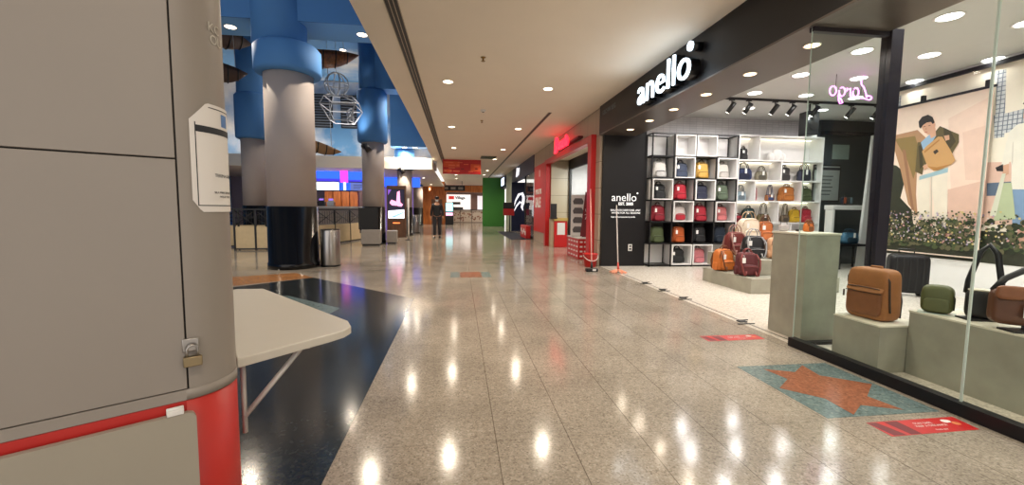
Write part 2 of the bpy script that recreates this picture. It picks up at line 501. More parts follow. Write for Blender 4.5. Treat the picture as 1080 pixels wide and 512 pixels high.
# display-window sill, glass and post
struct('trim_19', MB(m_black).box(3.06, 3.13, -1.0, 3.47, 0, 0.08).box(3.13, 3.9, 3.44, 3.5, 0, 0.03))
def pane(name, x0, x1, y0, y1, edge):
    g = struct(name, MB(m_glass).box(x0, x1, y0, y1, 0.08, 2.88))
    e = MB(m_glass_edge)
    for (a, b, c, d) in edge: e.box(a, b, c, d, 0.08, 2.88)
    e.build('glass_edge', None, g)
pane('window_1', 3.098, 3.106, 2.145, 3.46, [(3.097, 3.107, 3.460, 3.4635), (3.097, 3.107, 2.142, 2.1455)])
pane('window_2', 3.098, 3.106, 0.2, 2.138, [(3.097, 3.107, 2.134, 2.138)])
pane('window_3', 3.108, 3.86, 3.462, 3.470, [])
struct('trim_20', MB(mat('dark_aluminium', (44, 40, 52), 0.35, metal=0.5)).box(3.86, 3.98, 3.42, 3.52, 0.0, 2.9).box(3.1, 3.86, 3.44, 3.49, 2.84, 2.9))
# farther shops on the right
struct('trim_21', MB(m_navy).box(3.05, 3.3, 17.1, 24.0, 2.8, 3.5))
struct('wall_navy', MB(m_navy).box(3.02, 4.3, 24.0, 24.15, 0, 2.8))
struct('wall_sport', MB(mat('sport_shop_inside', (150, 140, 136), 0.6)).box(5.4, 5.5, 17.1, 24.15, 0, 3.2).box(3.3, 5.5, 16.95, 17.1, 0, 3.2))
struct('ceiling', MB(m_black).box(3.3, 5.5, 17.1, 24.15, 3.0, 3.05))
struct('window_4', MB(m_glass).box(3.1, 3.11, 17.15, 19.4, 0.1, 2.78))
struct('trim_22', MB(m_black_metal).box(3.07, 3.14, 19.4, 19.47, 0, 2.8).box(3.07, 3.14, 17.1, 19.4, 0, 0.1))
struct('wall_pale', MB(mat('pale_green_pier', (164, 172, 152), 0.5)).box(3.05, 3.4, 24.3, 27.2, 0, 3.5))
struct('wall_end', MB(m_green).box(1.7, 3.3, 30.25, 30.5, 0, 3.5))
struct('trim_23', MB(m_navy).box(3.0, 3.3, 27.2, 30.2, 2.7, 3.5))
struct('wall_void', MB(m_black).box(4.2, 4.3, 27.2, 30.4, 0, 3.0))
# ================================================================== LAMPS
def ceiling_light(x, y, z, r, label, group, watts, color, lamp_m, trim=True):
    t = thing('ceiling_light', label, 'ceiling light', (x, y, z), 0, group)
    MB(m_white_pl).lathe((0, 0, 0), [(r * 1.22, 0.0), (r * 1.2, -0.006), (r * 1.02, -0.007), (r, -0.002), (r, 0.0)], 28).build('trim_ring', None, t)
    MB(lamp_m).cyl((0, 0, -0.006), (0, 0, -0.0085), r * 0.98, seg=28).build('diffuser', None, t)
    if watts: spot(t, (0, 0, -0.02), watts, color)
    return t
CORR = [(1.65, 7.83), (1.65, 11.78), (1.66, 15.9), (1.60, 19.0), (1.65, 24.6), (1.64, 27.7), (-0.19, 7.68), (-0.2, 11.8), (-0.18, 15.8), (-0.18, 28.1), (-0.18, 31.6), (1.65, 3.8), (-0.2, 3.7), (0.7, -0.5)]
ORD = ['nearest', 'second nearest', 'third', 'fourth', 'fifth', 'farthest']
for i, (x, y) in enumerate(CORR):
    if i < 6: lab = 'round white ceiling downlight, %s in the right-hand corridor row' % ORD[i]
    elif i < 11: lab = 'round white ceiling downlight, %s in the left-hand corridor row' % ['nearest', 'second nearest', 'third', 'fourth', 'farthest'][i - 6]
    else: lab = 'round white corridor downlight overhead, %s, above the picture' % ['right row', 'left row', 'behind the viewpoint'][i - 11]
    ceiling_light(x, y, 3.5, 0.085, lab, 'downlights in the corridor ceiling', CORRIDOR_W, WARM, m_lamp_w)
for i, y in enumerate((3.82, 4.70, 5.59, 6.48, 7.34, 8.2)):
    ceiling_light(3.43, y, 2.88, 0.065, 'small round downlight in the bronze soffit, %s from the glass' % ['first', 'second', 'third', 'fourth', 'fifth', 'sixth'][i], 'downlights in the shop-front soffit', SOFFIT_W, WARM, m_lamp_s)
k = 0
for xi, x in enumerate((5.33, 6.36, 7.39)):
    for yi, y in enumerate((3.1, 4.11, 5.11, 6.12, 7.15)):
        if xi == 2 and yi == 0: continue
        ceiling_light(x, y, 3.4, 0.11, 'large round shop-ceiling downlight, %s row from the front, %s lamp of that row' % (['second', 'third', 'fourth'][xi], ['first', 'second', 'third', 'fourth', 'fifth'][yi]), 'downlights in the bag-shop ceiling', SHOP_W, COOL, m_lamp_c)
for i, y in enumerate((-0.1, 0.9, 2.0, 3.1, 4.11, 5.11, 6.12, 7.15)):
    ceiling_light(4.4, y, 3.4, 0.11, 'large round shop-ceiling downlight, first row behind the soffit, %s lamp of that row' % ['first', 'second', 'third', 'fourth', 'fifth', 'sixth', 'seventh', 'eighth'][i], 'downlights in the bag-shop ceiling', SHOP_W, COOL, m_lamp_c)
for i, y in enumerate((0.3, 1.2, 2.1)):  # out-of-view lamps added to brighten the display window
    ceiling_light(3.43, y, 2.88, 0.065, 'unseen small downlight added in the bronze soffit above the display window, %s' % ['nearest', 'middle', 'farthest'][i], 'downlights in the shop-front soffit', SOFFIT_W, WARM, m_lamp_s)
for i, (x, y) in enumerate([(4.7, 8.0), (6.0, 8.2), (7.6, 8.1)]):
    ceiling_light(x, y, 3.4, 0.10, 'round shop downlight close to the shelf wall, %s' % ['above the black grid shelf', 'between grid and white shelf', 'above the white shelf'][i], 'downlights in the bag-shop ceiling', SHOP_W, COOL, m_lamp_c)
for i, (x, y) in enumerate([(3.9, 10.0), (3.9, 11.5), (3.9, 13.0)]):
    ceiling_light(x, y, 2.95, 0.09, 'round downlight inside the red-framed entrance, %s' % ['nearest', 'middle', 'farthest'][i], 'downlights inside the red entrance', 60, COOL, m_lamp_c)
for i, (x, y, z) in enumerate([(-2.02, 9.45, 4.9), (-1.75, 15.35, 5.3), (-2.35, 18.9, 3.9), (-1.9, 18.9, 3.9), (-4.6, 9.45, 4.9), (-4.2, 16.4, 7.0), (-7.0, 9.45, 4.9)]):
    ceiling_light(x, y, z, 0.10, 'round downlight of the blue hall, ' + ['front beam right of the column', 'middle beam by the white ceiling', 'rear beam left lamp', 'rear beam right lamp', 'front beam left of the column', 'on the painted ceiling between the columns', 'front beam far left'][i], 'downlights under the blue beams', 210, WARM, m_lamp_w)
for i, (x, y, w) in enumerate([(-3.9, 22.0, 110), (-5.8, 21.6, 100), (-2.0, 24.5, 70), (-2.0, 31.0, 200), (-8.0, 22.0, 80)]):
    ceiling_light(x, y, 3.0, 0.08, 'round downlight in the low food-court ceiling, ' + ['over the counter right end', 'over the counter left end', 'beside the corridor', 'deep beside the corridor', 'far left'][i], 'downlights in the low ceiling', w, WARM, m_lamp_w)
ceiling_light(4.35, 13.2, 2.95, 0.09, 'added round downlight brightening the boutique wall behind the black glazing', 'downlights inside the red entrance', 90, COOL, m_lamp_c)  # lamp added close by to brighten the boutique wall
ceiling_light(5.2, 10.8, 2.95, 0.09, 'added round downlight brightening the boutique floor near its back wall', 'downlights inside the red entrance', 90, COOL, m_lamp_c)  # another lamp added to brighten the boutique interior
# sport shop and end stall lamps
for i, (x, y, z) in enumerate([(3.6, 18.2, 3.0), (4.2, 20.0, 3.0), (3.6, 22.3, 3.0)]):
    ceiling_light(x, y, z, 0.08, 'round lamp in the dark sport-shop ceiling, %s' % ['nearest', 'middle', 'farthest'][i], 'lamps in the sport shop', 40, COOL, m_lamp_c)

# cove strip lighting the painted wall
cv = thing('cove_light_strip', 'long warm light strip hidden behind the white ledge below the painted sky wall', 'light strip', (-7.1, 19.55, 3.44))
MB(mat('cove_glow', (255, 236, 206), emit=13.0)).box(-5.8, 5.9, -0.12, 0.12, 0.0, 0.02).build('diffuser', None, cv)
MB(m_white_pl).box(-5.85, 5.92, -0.14, 0.14, -0.004, 0.006).build('base', None, cv)

# air diffusers and small ceiling fittings
d = thing('linear_air_diffuser', 'long three-slot black linear air diffuser along the left edge of the white ceiling', 'air vent', (-0.733, 13, 3.5))
f = MB(mat('diffuser_frame', (176, 162, 142), 0.6))
for x in (-0.076, -0.027, 0.022, 0.071): f.box(x, x + 0.008, -15, 9.0, -0.012, 0.0)
f.build('frame', None, d)
s = MB(m_black_metal)
for x in (-0.068, -0.019, 0.030): s.box(x, x + 0.040, -15, 9.0, -0.004, 0.001)
s.build('slot', None, d)
d = thing('linear_air_slot', 'thin dark air slot running along the right side of the white ceiling', 'air vent', (2.10, 22, 3.5))
MB(m_black_metal).box(-0.03, 0.03, -12.3, 12.9, -0.004, 0.001).build('slot', None, d)
f = MB(mat('diffuser_frame', (176, 162, 142), 0.6)); f.box(-0.045, -0.03, -12.3, 12.9, -0.008, 0).box(0.03, 0.045, -12.3, 12.9, -0.008, 0); f.build('frame', None, d)
d = thing('ceiling_vent', 'square dark return-air grille in the white ceiling near the green wall', 'air vent', (1.27, 18.4, 3.5))
s = MB(mat('vent_grey', (96, 84, 74), 0.6)).box(-0.33, 0.33, -0.45, 0.45, -0.012, 0.0); s.build('frame', None, d)
s = MB(m_dsteel)
for i in range(9): s.box(-0.29, 0.29, -0.40 + i * 0.095, -0.35 + i * 0.095, -0.022, -0.012)
s.build('louvre', None, d)
for i, (x, y) in enumerate([(0.55, 9.7), (0.58, 10.85), (0.36, 6.4)]):
    d = thing('sprinkler' if i else 'smoke_detector', ['small round smoke detector in the middle of the white ceiling', 'brass sprinkler head behind the smoke detector in the white ceiling', 'tiny sprinkler head in front of the smoke detector in the white ceiling'][i], 'smoke detector' if i == 0 else 'sprinkler', (x, y, 3.5))
    if i == 0:
        MB(m_white_pl).lathe((0, 0, 0), [(0.06, 0), (0.06, -0.02), (0.045, -0.045), (0.03, -0.05)], 20).build('housing', None, d)
        MB(m_dsteel).lathe((0, 0, 0), [(0.028, -0.05), (0.02, -0.058)], 14).build('sensor_cap', None, d)
    else:
        MB(mat('brass', (150, 118, 66), 0.35, metal=0.9)).lathe((0, 0, 0), [(0.04, 0), (0.038, -0.008), (0.014, -0.012), (0.012, -0.05), (0.03, -0.055), (0.03, -0.06)], 16).build('head', None, d)

# ================================================================== THE KIOSK ON THE LEFT
E1 = Vector((0.83, 0.558, 0)); E2 = Vector((-0.558, 0.83, 0)); P0 = Vector((-0.752, 1.227, 0)); RB = 0.135
CB = P0 + E2 * RB                              # centre of the rounded corner
bz = math.atan2(E1.y, E1.x)
kiosk = thing('promo_kiosk', 'grey laminate kiosk with rounded corner and red base filling the left edge', 'kiosk', (P0.x, P0.y, 0), bz)
# local frame: x along the face to the right, y into the kiosk
def outline(r_off, x0=-1.7, y1=2.2):
    pts = [(x0, -r_off)]
    n = 14
    for i in range(n + 1):
        a = -PI / 2 + (PI / 2) * i / n
        pts.append(((RB + r_off) * math.cos(a), RB + (RB + r_off) * math.sin(a)))
    pts.append((RB + r_off, y1)); pts.append((x0, y1))
    return pts
def shell(m, z0, z1, ro):
    b = MB(m); o = outline(ro); n = len(o)
    A = [b.bm.verts.new((x, y, z0)) for x, y in o]; B = [b.bm.verts.new((x, y, z1)) for x, y in o]
    for i in range(n): b._f([A[i], A[(i + 1) % n], B[(i + 1) % n], B[i]], 1 <= i <= 14)
    b._f(list(reversed(A))); b._f(B)
    return b
shell(m_booth_in, 0.0, 2.45, -0.006).build('carcass', None, kiosk)
shell(m_booth_red, 0.06, 0.711, 0.0).build('red_base', None, kiosk, 'gloss red lower base')
shell(m_booth, 0.713, 0.7425, 0.002).build('rail', None, kiosk)
def flatpanel(name, x0, x1, z0, z1):
    return MB(m_booth).box(x0, x1, -0.001, 0.02, z0, z1, bev=0.0015).build(name, None, kiosk)
flatpanel('upper_panel', -1.7, 0.003, 1.3785, 2.45)
flatpanel('lower_door', -1.7, 0.003, 0.745, 1.3745)
b = MB(m_booth); o = outline(0.0)[1:]; o = [(0.007, 0.0)] + o[1:16]
A = [b.bm.verts.new((x, y, 0.742)) for x, y in o]; B = [b.bm.verts.new((x, y, 2.45)) for x, y in o]
for i in range(len(o) - 1): b._f([A[i], A[i + 1], B[i + 1], B[i]], True)
b.build('corner_post', None, kiosk)
# hinged leaf folded down in front of the red base
lf = MB(m_leaf); pts = [(-1.5, -0.03, 0.687), (0.0, -0.03, 0.687), (0.012, -0.03, 0.683), (0.018, -0.03, 0.671), (0.018, -0.03, 0.10), (-1.5, -0.03, 0.10)]
lf.prism(pts, (0, 0.018, 0)); leaf = lf.build('folding_leaf', None, kiosk, 'off-white folded-down board')
hg = MB(m_white_pl).box(-0.045, -0.008, -0.034, -0.004, 0.688, 0.703, bev=0.002); hg.cyl((-0.045, -0.022, 0.703), (-0.008, -0.022, 0.703), 0.005, seg=10); hg.build('hinge', None, leaf)
# hasp with its staple stays with the kiosk, the padlock hangs from it
hp = MB(m_steel).box(-0.004, 0.034, -0.006, -0.001, 0.850, 0.886, bev=0.002); hp.tube(arc((0.015, -0.006, 0.863), 0.006, 0, PI, 8, 'XZ'), 0.002, 6); hp.build('hasp', None, kiosk)
pl = thing('padlock', 'small brass padlock hanging on the grey kiosk door hasp', 'padlock', (P0.x + E1.x * 0.017 - E2.x * 0.019, P0.y + E1.y * 0.017 - E2.y * 0.019, 0.812), bz)
m_brass_l = mat('padlock_brass', (150, 134, 104), 0.35, metal=0.85, noise=0.1)
MB(m_brass_l).box(-0.021, 0.021, -0.008, 0.008, 0.0, 0.027, bev=0.002).build('lock_body', None, pl)
MB(m_steel).tube([(-0.012, 0, 0.026), (-0.012, 0, 0.04)] + list(reversed(arc((0, 0, 0.045), 0.012, 0.15, PI - 0.15, 8))) + [(0.012, 0, 0.04), (0.012, 0, 0.026)], 0.003, 8).build('shackle', None, pl)
# KC OO marking high on the rounded corner
m_pale_ink = mat('pale_marking', (196, 190, 180), 0.5)
def on_corner(o, x0=0.0, ro=0.0015):
    """wrap a flat mesh (x across, z up, y depth) round the kiosk corner"""
    for v in o.data.vertices:
        a = -PI / 2 + (v.co.x - x0) / RB
        r = RB + ro - v.co.y
        v.co = Vector((r * math.cos(a), RB + r * math.sin(a), v.co.z))
    o.data.update()
for i, (s, x, z) in enumerate((('KC', 0.098, 1.742), ('OU', 0.104, 1.710))):
    o = text_obj('marking', s, 0.036, m_pale_ink, kiosk, (x, 0, z), '-Y', 0.001, 0.0)
    on_corner(o)
# taped notice wrapped round the corner
nt_ = thing('taped_notice', 'white printed notice taped round the kiosk corner, with blue icon', 'notice', (P0.x, P0.y, 0), bz)
def wrapped(name, rects, m, ro, par):
    b = MB(m)
    for (x0, x1, z0, z1) in rects:
        n = max(2, int((x1 - x0) / 0.008))
        g = [[b.bm.verts.new((x0 + (x1 - x0) * i / n, 0, z)) for z in (z0, z1)] for i in range(n + 1)]
        for i in range(n): b._f([g[i][0], g[i + 1][0], g[i + 1][1], g[i][1]], True)
    o = b.build(name, None, par); on_corner(o, 0.0, ro); return o
NX0, NX1, NZ0, NZ1 = 0.036, 0.254, 1.235, 1.538
b = MB(m_paper); n = 26
for i in range(n):
    pass
g = []
for i in range(n + 1):
    x = NX0 + (NX1 - NX0) * i / n; u = x - NX0
    zt = NZ1 - max(0, 0.045 - u) * 1.15 if u < 0.045 else NZ1
    zb = NZ0 + max(0, 0.022 - u) * 1.5 if u < 0.022 else NZ0
    g.append([b.bm.verts.new((x, 0, zb)), b.bm.verts.new((x, 0, zt))])
for i in range(n): b._f([g[i][0], g[i + 1][0], g[i + 1][1], g[i][1]], True)
sheet = b.build('sheet', None, nt_); on_corner(sheet, 0.0, 0.003)
wrapped('printed_border', [(0.048, 0.0505, 1.252, 1.482), (0.0505, 0.243, 1.252, 1.2545), (0.086, 0.243, 1.526, 1.5285)], m_ink, 0.0038, nt_)
wrapped('header_band', [(0.0505, 0.243, 1.456, 1.474)], m_ink, 0.0038, nt_)
wrapped('blue_icon', [(0.132, 0.166, 1.482, 1.518)], mat('icon_blue', (86, 130, 190), 0.5), 0.0038, nt_)
for (s, x, z, sz) in (('TERIMA KASIH', 0.098, 1.335, 0.0135), ('SILA IMBAS SEBELUM', 0.094, 1.288, 0.0085), ('MASUK PREMIS', 0.112, 1.276, 0.0085)):
    o = text_obj('printed_text', s, sz, m_ink, nt_, (x, 0, z), '-Y', 0.0002); on_corner(o, 0.0, 0.004)

# folding counter shelf on the side of the kiosk
tb = thing('folding_shelf_table', 'off-white folding counter board jutting from the far side of the grey kiosk', 'table', (-0.72, 1.46, 0))
O = Vector((-0.72, 1.46, 0))
top = [(-0.722, 1.435), (-0.50, 1.69), (-0.465, 1.74), (-0.452, 1.80), (-0.488, 1.89), (-1.19, 2.70), (-1.34, 2.70), (-1.40, 2.60)]
m_top = mat('off_white_top', (206, 200, 188), 0.4, noise=0.03)
b = MB(m_top).prism([(x - O.x, y - O.y, 0.720) for x, y in top], (0, 0, 0.032)); tp = b.build('tabletop', None, tb)
md = tp.modifiers.new('soft_edge', 'BEVEL'); md.width = 0.004; md.segments = 2
m_wm = mat('white_metal_strut', (206, 202, 198), 0.4)
def strut(p0, p1, w=0.012):
    return MB(m_wm).tube([p0, p1], w, 4)
sd = Vector((-0.53, 0.85, 0)); nd = Vector((0.85, 0.53, 0))
for s in (0.10, 0.95):
    w0 = sd * s + nd * 0.012
    br = MB(m_wm)
    br.tube([w0 + Vector((0, 0, 0.44)), w0 + Vector((0, 0, 0.715))], 0.009, 4)
    br.tube([w0 + Vector((0, 0, 0.50)), w0 + nd * 0.19 + Vector((0, 0, 0.712))], 0.011, 4)
    br.tube([w0 + Vector((0, 0, 0.712)), w0 + nd * 0.22 + Vector((0, 0, 0.712))], 0.008, 4)
    br.build('bracket', None, tb)
# ================================================================== THE HALL ON THE LEFT
def column(x, y, r, zb, z_cap, z_top, label, r_cap=None, upper=None):
    t = thing('round_column', label, 'column', (x, y, 0), 0, 'round columns of the hall')
    MB(m_col_grey).lathe((0, 0, 0), [(r, zb), (r, z_cap)], 40).build('shaft', None, t)
    b = MB(m_black_gloss).lathe((0, 0, 0), [(r + 0.035, 0), (r + 0.035, 0.12), (r + 0.02, 0.125), (r + 0.02, zb - 0.01), (r, zb)], 40)
    b.build('base_cladding', None, t)
    rc = r_cap or r * 1.28
    MB(m_blue).lathe((0, 0, 0), [(r + 0.01, z_cap - 0.02), (rc - 0.03, z_cap), (rc, z_cap + 0.05), (rc, z_top - 0.10), (rc - 0.07, z_top - 0.02), (rc - 0.14, z_top), (r, z_top)], 40).build('blue_capital', None, t)
    if upper:
        ux, ur, uz = upper
        MB(m_blue).lathe((ux, 0, 0), [(ur, z_top - 0.4), (ur, uz)], 36).build('upper_shaft', None, t)
    return t
column(-3.43, 9.22, 0.46, 1.27, 3.92, 4.50, 'large grey round column with black base and blue top, nearest in the hall', 0.62, (-0.14, 0.50, 7.0))
column(-2.98, 15.28, 0.37, 1.30, 3.52, 5.30, 'grey round column with black base behind the concrete seats', 0.50, (-0.05, 0.38, 7.0))
column(-2.45, 19.65, 0.33, 1.30, 3.00, 3.95, 'slim grey column with blue top behind the digital display totem', 0.44, (0.0, 0.36, 7.0))
column(-6.85, 15.2, 0.36, 1.30, 3.52, 5.0, 'grey column with blue top seen in the gap beside the kiosk', 0.50, (0.0, 0.42, 7.0))
column(-3.05, 31.4, 0.42, 1.30, 2.9, 3.02, 'farthest grey column with black base by the orange wood wall', 0.45)

# steel litter bin
t = thing('litter_bin', 'round brushed-steel litter bin standing beside the nearest column', 'bin', (-2.735, 9.33, 0))
MB(m_steel).lathe((0, 0, 0), [(0.195, 0.03), (0.20, 0.05), (0.20, 0.76), (0.19, 0.78), (0.185, 0.785), (0.15, 0.77)], 36, True, False).build('body', None, t)
MB(m_black_metal).lathe((0, 0, 0), [(0.185, 0.0), (0.205, 0.005), (0.205, 0.035)], 36).build('base_ring', None, t)
MB(m_black_metal).lathe((0, 0, 0), [(0.15, 0.60), (0.15, 0.772), (0.16, 0.778)], 30, True, False).build('liner', None, t)
MB(m_dsteel).tube([(0.19 * math.cos(a), 0.19 * math.sin(a), 0.785) for a in [2 * PI * i / 36 for i in range(36)]], 0.008, 8, True).build('rim', None, t)
t = thing('litter_bin', 'small silver litter bin far off beside the display totem', 'bin', (-2.2, 21.9, 0))
MB(m_steel).lathe((0, 0, 0), [(0.18, 0.02), (0.19, 0.04), (0.19, 0.88), (0.16, 0.93)], 28).build('body', None, t)
MB(m_black_metal).lathe((0, 0, 0), [(0.185, 0.0), (0.195, 0.0), (0.195, 0.04)], 28).build('base_ring', None, t)

# concrete cube seats round the second column
for i, (x, y, w, h, l) in enumerate([(-2.93, 14.55, 0.62, 0.52, 'pale concrete bench block in front of the second column'), (-2.36, 15.25, 0.36, 0.46, 'smaller pale concrete bench block right of the second column')]):
    t = thing('bench_block', l, 'bench', (x, y, 0), 0.1)
    MB(mat('bench_concrete', (150, 144, 138), 0.6)).box(-w / 2, w / 2, -0.25, 0.25, 0.05, h, bev=0.015).build('seat_block', None, t)
    MB(m_dsteel).box(-w / 2 + 0.04, w / 2 - 0.04, -0.21, 0.21, 0.0, 0.052).build('plinth', None, t)
t = thing('black_cabinet_screen', 'black box screen standing against the second column above the concrete bench', 'screen', (-3.0, 14.74, 0.52), 0.1)
MB(m_black_metal).box(-0.38, 0.24, 0.0, 0.10, 0.0, 0.74, bev=0.01).build('housing', None, t)
MB(m_black_metal).box(-0.34, -0.28, -0.04, 0.06, -0.12, 0.1).build('bracket', None, t)

# digital totem
t = thing('digital_totem', 'brown advertising totem with lit screen showing a figure in black', 'digital display', (-2.67, 18.5, 0))
MB(m_brown_lam).box(-0.40, 0.40, 0.0, 0.22, 0.0, 2.22, bev=0.01).build('cabinet', None, t)
MB(m_black_metal).box(-0.355, 0.345, -0.012, 0.0, 0.80, 2.07).build('screen_bezel', None, t)
sc = MB(mat('totem_screen_dark', (26, 24, 40), emit=1.0)).box(-0.34, 0.33, -0.016, -0.012, 0.82, 2.05)
def flat(b, m, pts, y):
    b.use(m); b.poly([(x, y, z) for x, z in pts])
flat(sc, mat('screen_white', (236, 236, 246), emit=1.5), [(-0.34, 0.82), (0.33, 0.82), (0.33, 1.20), (-0.34, 1.14)], -0.018)
flat(sc, mat('screen_blue', (120, 160, 220), emit=1.2), [(-0.30, 0.86), (0.28, 1.10), (0.32, 1.05), (-0.1, 0.84)], -0.019)
pk = mat('screen_pink', (240, 150, 190), emit=1.2)
flat(sc, pk, [(-0.28, 1.48), (-0.20, 1.62), (-0.02, 1.55), (0.05, 1.45), (0.02, 1.36), (-0.18, 1.38)], -0.018)
flat(sc, pk, [(0.04, 1.95), (0.15, 2.0), (0.17, 1.5), (0.28, 1.42), (0.22, 1.32), (0.05, 1.35), (0.0, 1.45)], -0.0185)
flat(sc, mat('screen_violet', (110, 70, 160), emit=1.0), [(-0.34, 1.8), (-0.2, 2.05), (-0.34, 2.05)], -0.018)
sc.build('screen', None, t)
MB(mat('totem_lamp', (255, 120, 60), emit=2.0)).box(-0.15, 0.14, -0.006, 0.0, 0.60, 0.635).build('status_strip', None, t)
t = thing('barrier_post', 'thin white barrier post standing right of the display totem', 'post', (-1.98, 16.9, 0))
MB(m_white_pl).cyl((0, 0, 0.02), (0, 0, 1.65), 0.035, seg=16).build('pole', None, t)
MB(m_black_metal).lathe((0, 0, 0), [(0.15, 0.0), (0.15, 0.015), (0.05, 0.03)], 24).build('base', None, t)

# railings with cream panels round the seating
def railing(p0, p1, n, label, bays_cream=True):
    p0 = Vector((p0[0], p0[1], 0)); p1 = Vector((p1[0], p1[1], 0)); d = p1 - p0; L = d.length
    t = thing('railing', label, 'railing', p0, math.atan2(d.y, d.x), 'railings round the food court')
    for i in range(n + 1):
        x = L * i / n
        MB(m_black_metal).box(x - 0.025, x + 0.025, -0.025, 0.025, 0, 1.18).build('post', None, t)
    MB(m_black_metal).box(-0.03, L + 0.03, -0.04, 0.04, 1.16, 1.20).build('top_rail', None, t)
    b = MB(m_black_metal)
    for i in range(n):
        x0, x1 = L * i / n + 0.03, L * (i + 1) / n - 0.03
        b.tube([(x0, 0, 0.72), (x1, 0, 1.13)], 0.012, 4).tube([(x0, 0, 1.13), (x1, 0, 0.72)], 0.012, 4)
        m = 7
        for j in range(1, m): b.tube([(x0 + (x1 - x0) * j / m, 0, 0.72), (x0 + (x1 - x0) * j / m, 0, 1.13)], 0.007, 4)
        b.tube([(x0, 0, 0.93), (x1, 0, 0.93)], 0.008, 4)
    b.build('lattice', None, t)
    c = MB(mat('cream_panel', (206, 186, 148), 0.55))
    for i in range(n):
        x0, x1 = L * i / n + 0.03, L * (i + 1) / n - 0.03
        c.box(x0, x1, -0.02, 0.02, 0.06, 0.68)
    c.build('cream_panel', None, t)
    MB(m_dsteel).box(0, L, -0.025, 0.025, 0.02, 0.06).build('bottom_rail', None, t)
railing((-7.5, 13.7), (-6.1, 14.2), 2, 'black lattice railing with cream lower panels in the gap beside the kiosk')
railing((-4.75, 13.0), (-3.75, 17.1), 4, 'black lattice railing with cream panels between bin and second column')
railing((-6.4, 12.9), (-4.75, 13.0), 3, 'black lattice railing partly hidden by the nearest column')

# food-court counter with lit menu boards
t = thing('food_counter', 'food-court stall with white counter, orange cupboards and blue lit fascia', 'food stall', (-5.7, 20.6, 0))
MB(mat('counter_front', (150, 140, 132), 0.5)).box(-1.9, 1.6, 0, 0.7, 0, 1.24).build('counter_base', None, t)
MB(m_white_pl).box(-1.95, 1.65, -0.06, 0.74, 1.24, 1.32).build('counter_top', None, t)
mb_ = mat('menu_lit_white', (226, 244, 250), emit=1.3); mbl = mat('menu_lit_blue', (40, 90, 226), emit=1.1); mdim = mat('menu_dim', (96, 112, 176), emit=0.7)
for (x0, x1, m) in ((-1.00, -0.10, mb_), (-0.07, 0.10, mb_), (0.12, 0.30, mbl), (0.32, 0.42, mb_), (0.44, 0.62, mbl), (0.64, 1.5, mdim)):
    b = MB(m).box(x0, x1, 0.0, 0.05, 2.08, 2.44).use(m_ink)
    w = x1 - x0
    for k in range(3):
        b.box(x0 + w * 0.15, x0 + w * (0.5 + 0.12 * k), -0.004, 0.0, 2.16 + 0.08 * k, 2.18 + 0.08 * k)
    b.build('menu_board', None, t)
b = MB(mat('fascia_blue_glow', (44, 92, 236), emit=1.1)).box(-1.25, 0.18, -0.05, 0.0, 2.50, 2.95).box(0.55, 2.2, -0.05, 0.0, 2.50, 2.95).use(mat('fascia_violet', (60, 50, 190), emit=0.9)).box(-1.25, 0.18, -0.06, 0.0, 2.48, 2.60).box(0.55, 2.2, -0.06, 0.0, 2.48, 2.56)
b.build('blue_fascia', None, t)
MB(mat('fascia_magenta', (226, 60, 190), emit=1.2)).box(0.2, 0.53, -0.07, 0.0, 2.44, 2.98).build('magenta_panel', None, t)
b = MB(m_orange_wood)
for k in range(4): b.box(-1.2 + k * 0.42, -0.82 + k * 0.42, 2.2, 2.6, 0, 2.1)
b.build('wood_cupboard', None, t)
MB(mat('stall_backwall', (128, 104, 96), 0.6)).box(0.5, 1.7, 2.3, 2.4, 0, 2.5).build('back_wall', None, t)
MB(m_white_pl).box(0.72, 1.0, 2.1, 2.28, 1.3, 2.0).build('white_board', None, t)
MB(m_brown_lam).box(1.25, 1.65, 2.1, 2.28, 0.2, 2.05).build('dark_door', None, t)
for k, (x, m_) in enumerate(((-1.55, m_ink), (-0.78, m_ink), (-0.35, m_steel))):
    a = thing('counter_machine', ['dark drinks machine on the stall counter, left end', 'dark till with purple screen on the stall counter', 'small steel dispenser on the stall counter'][k], 'appliance', (-5.7 + x, 20.9, 1.32))
    MB(m_).box(-0.16, 0.16, -0.12, 0.16, 0.0, 0.22, bev=0.02).box(-0.13, 0.13, 0.0, 0.05, 0.2, 0.5 - 0.1 * k, bev=0.01).build('body', None, a)
    MB(mat('till_glow', (150, 110, 220), emit=0.8)).box(-0.10, 0.10, -0.006, 0.0, 0.28, 0.36).build('display', None, a)
# purple lit shop beyond the columns
t = thing('violet_kiosk', 'violet-lit shop front between second column and totem', 'shop front', (-3.5, 24.5, 0))
MB(mat('violet_wall', (120, 96, 170), emit=0.5)).box(-1.5, 0.9, 0, 0.1, 0, 2.4).build('lit_wall', None, t)
MB(mat('fascia_blue_glow', (44, 92, 236), emit=1.1)).box(-1.5, 1.3, -0.1, 0, 2.45, 2.98).build('blue_fascia', None, t)
MB(mat('violet_panel', (170, 120, 220), emit=1.0)).box(-0.3, 0.2, -0.06, 0, 1.75, 2.2).build('lit_sign', None, t)

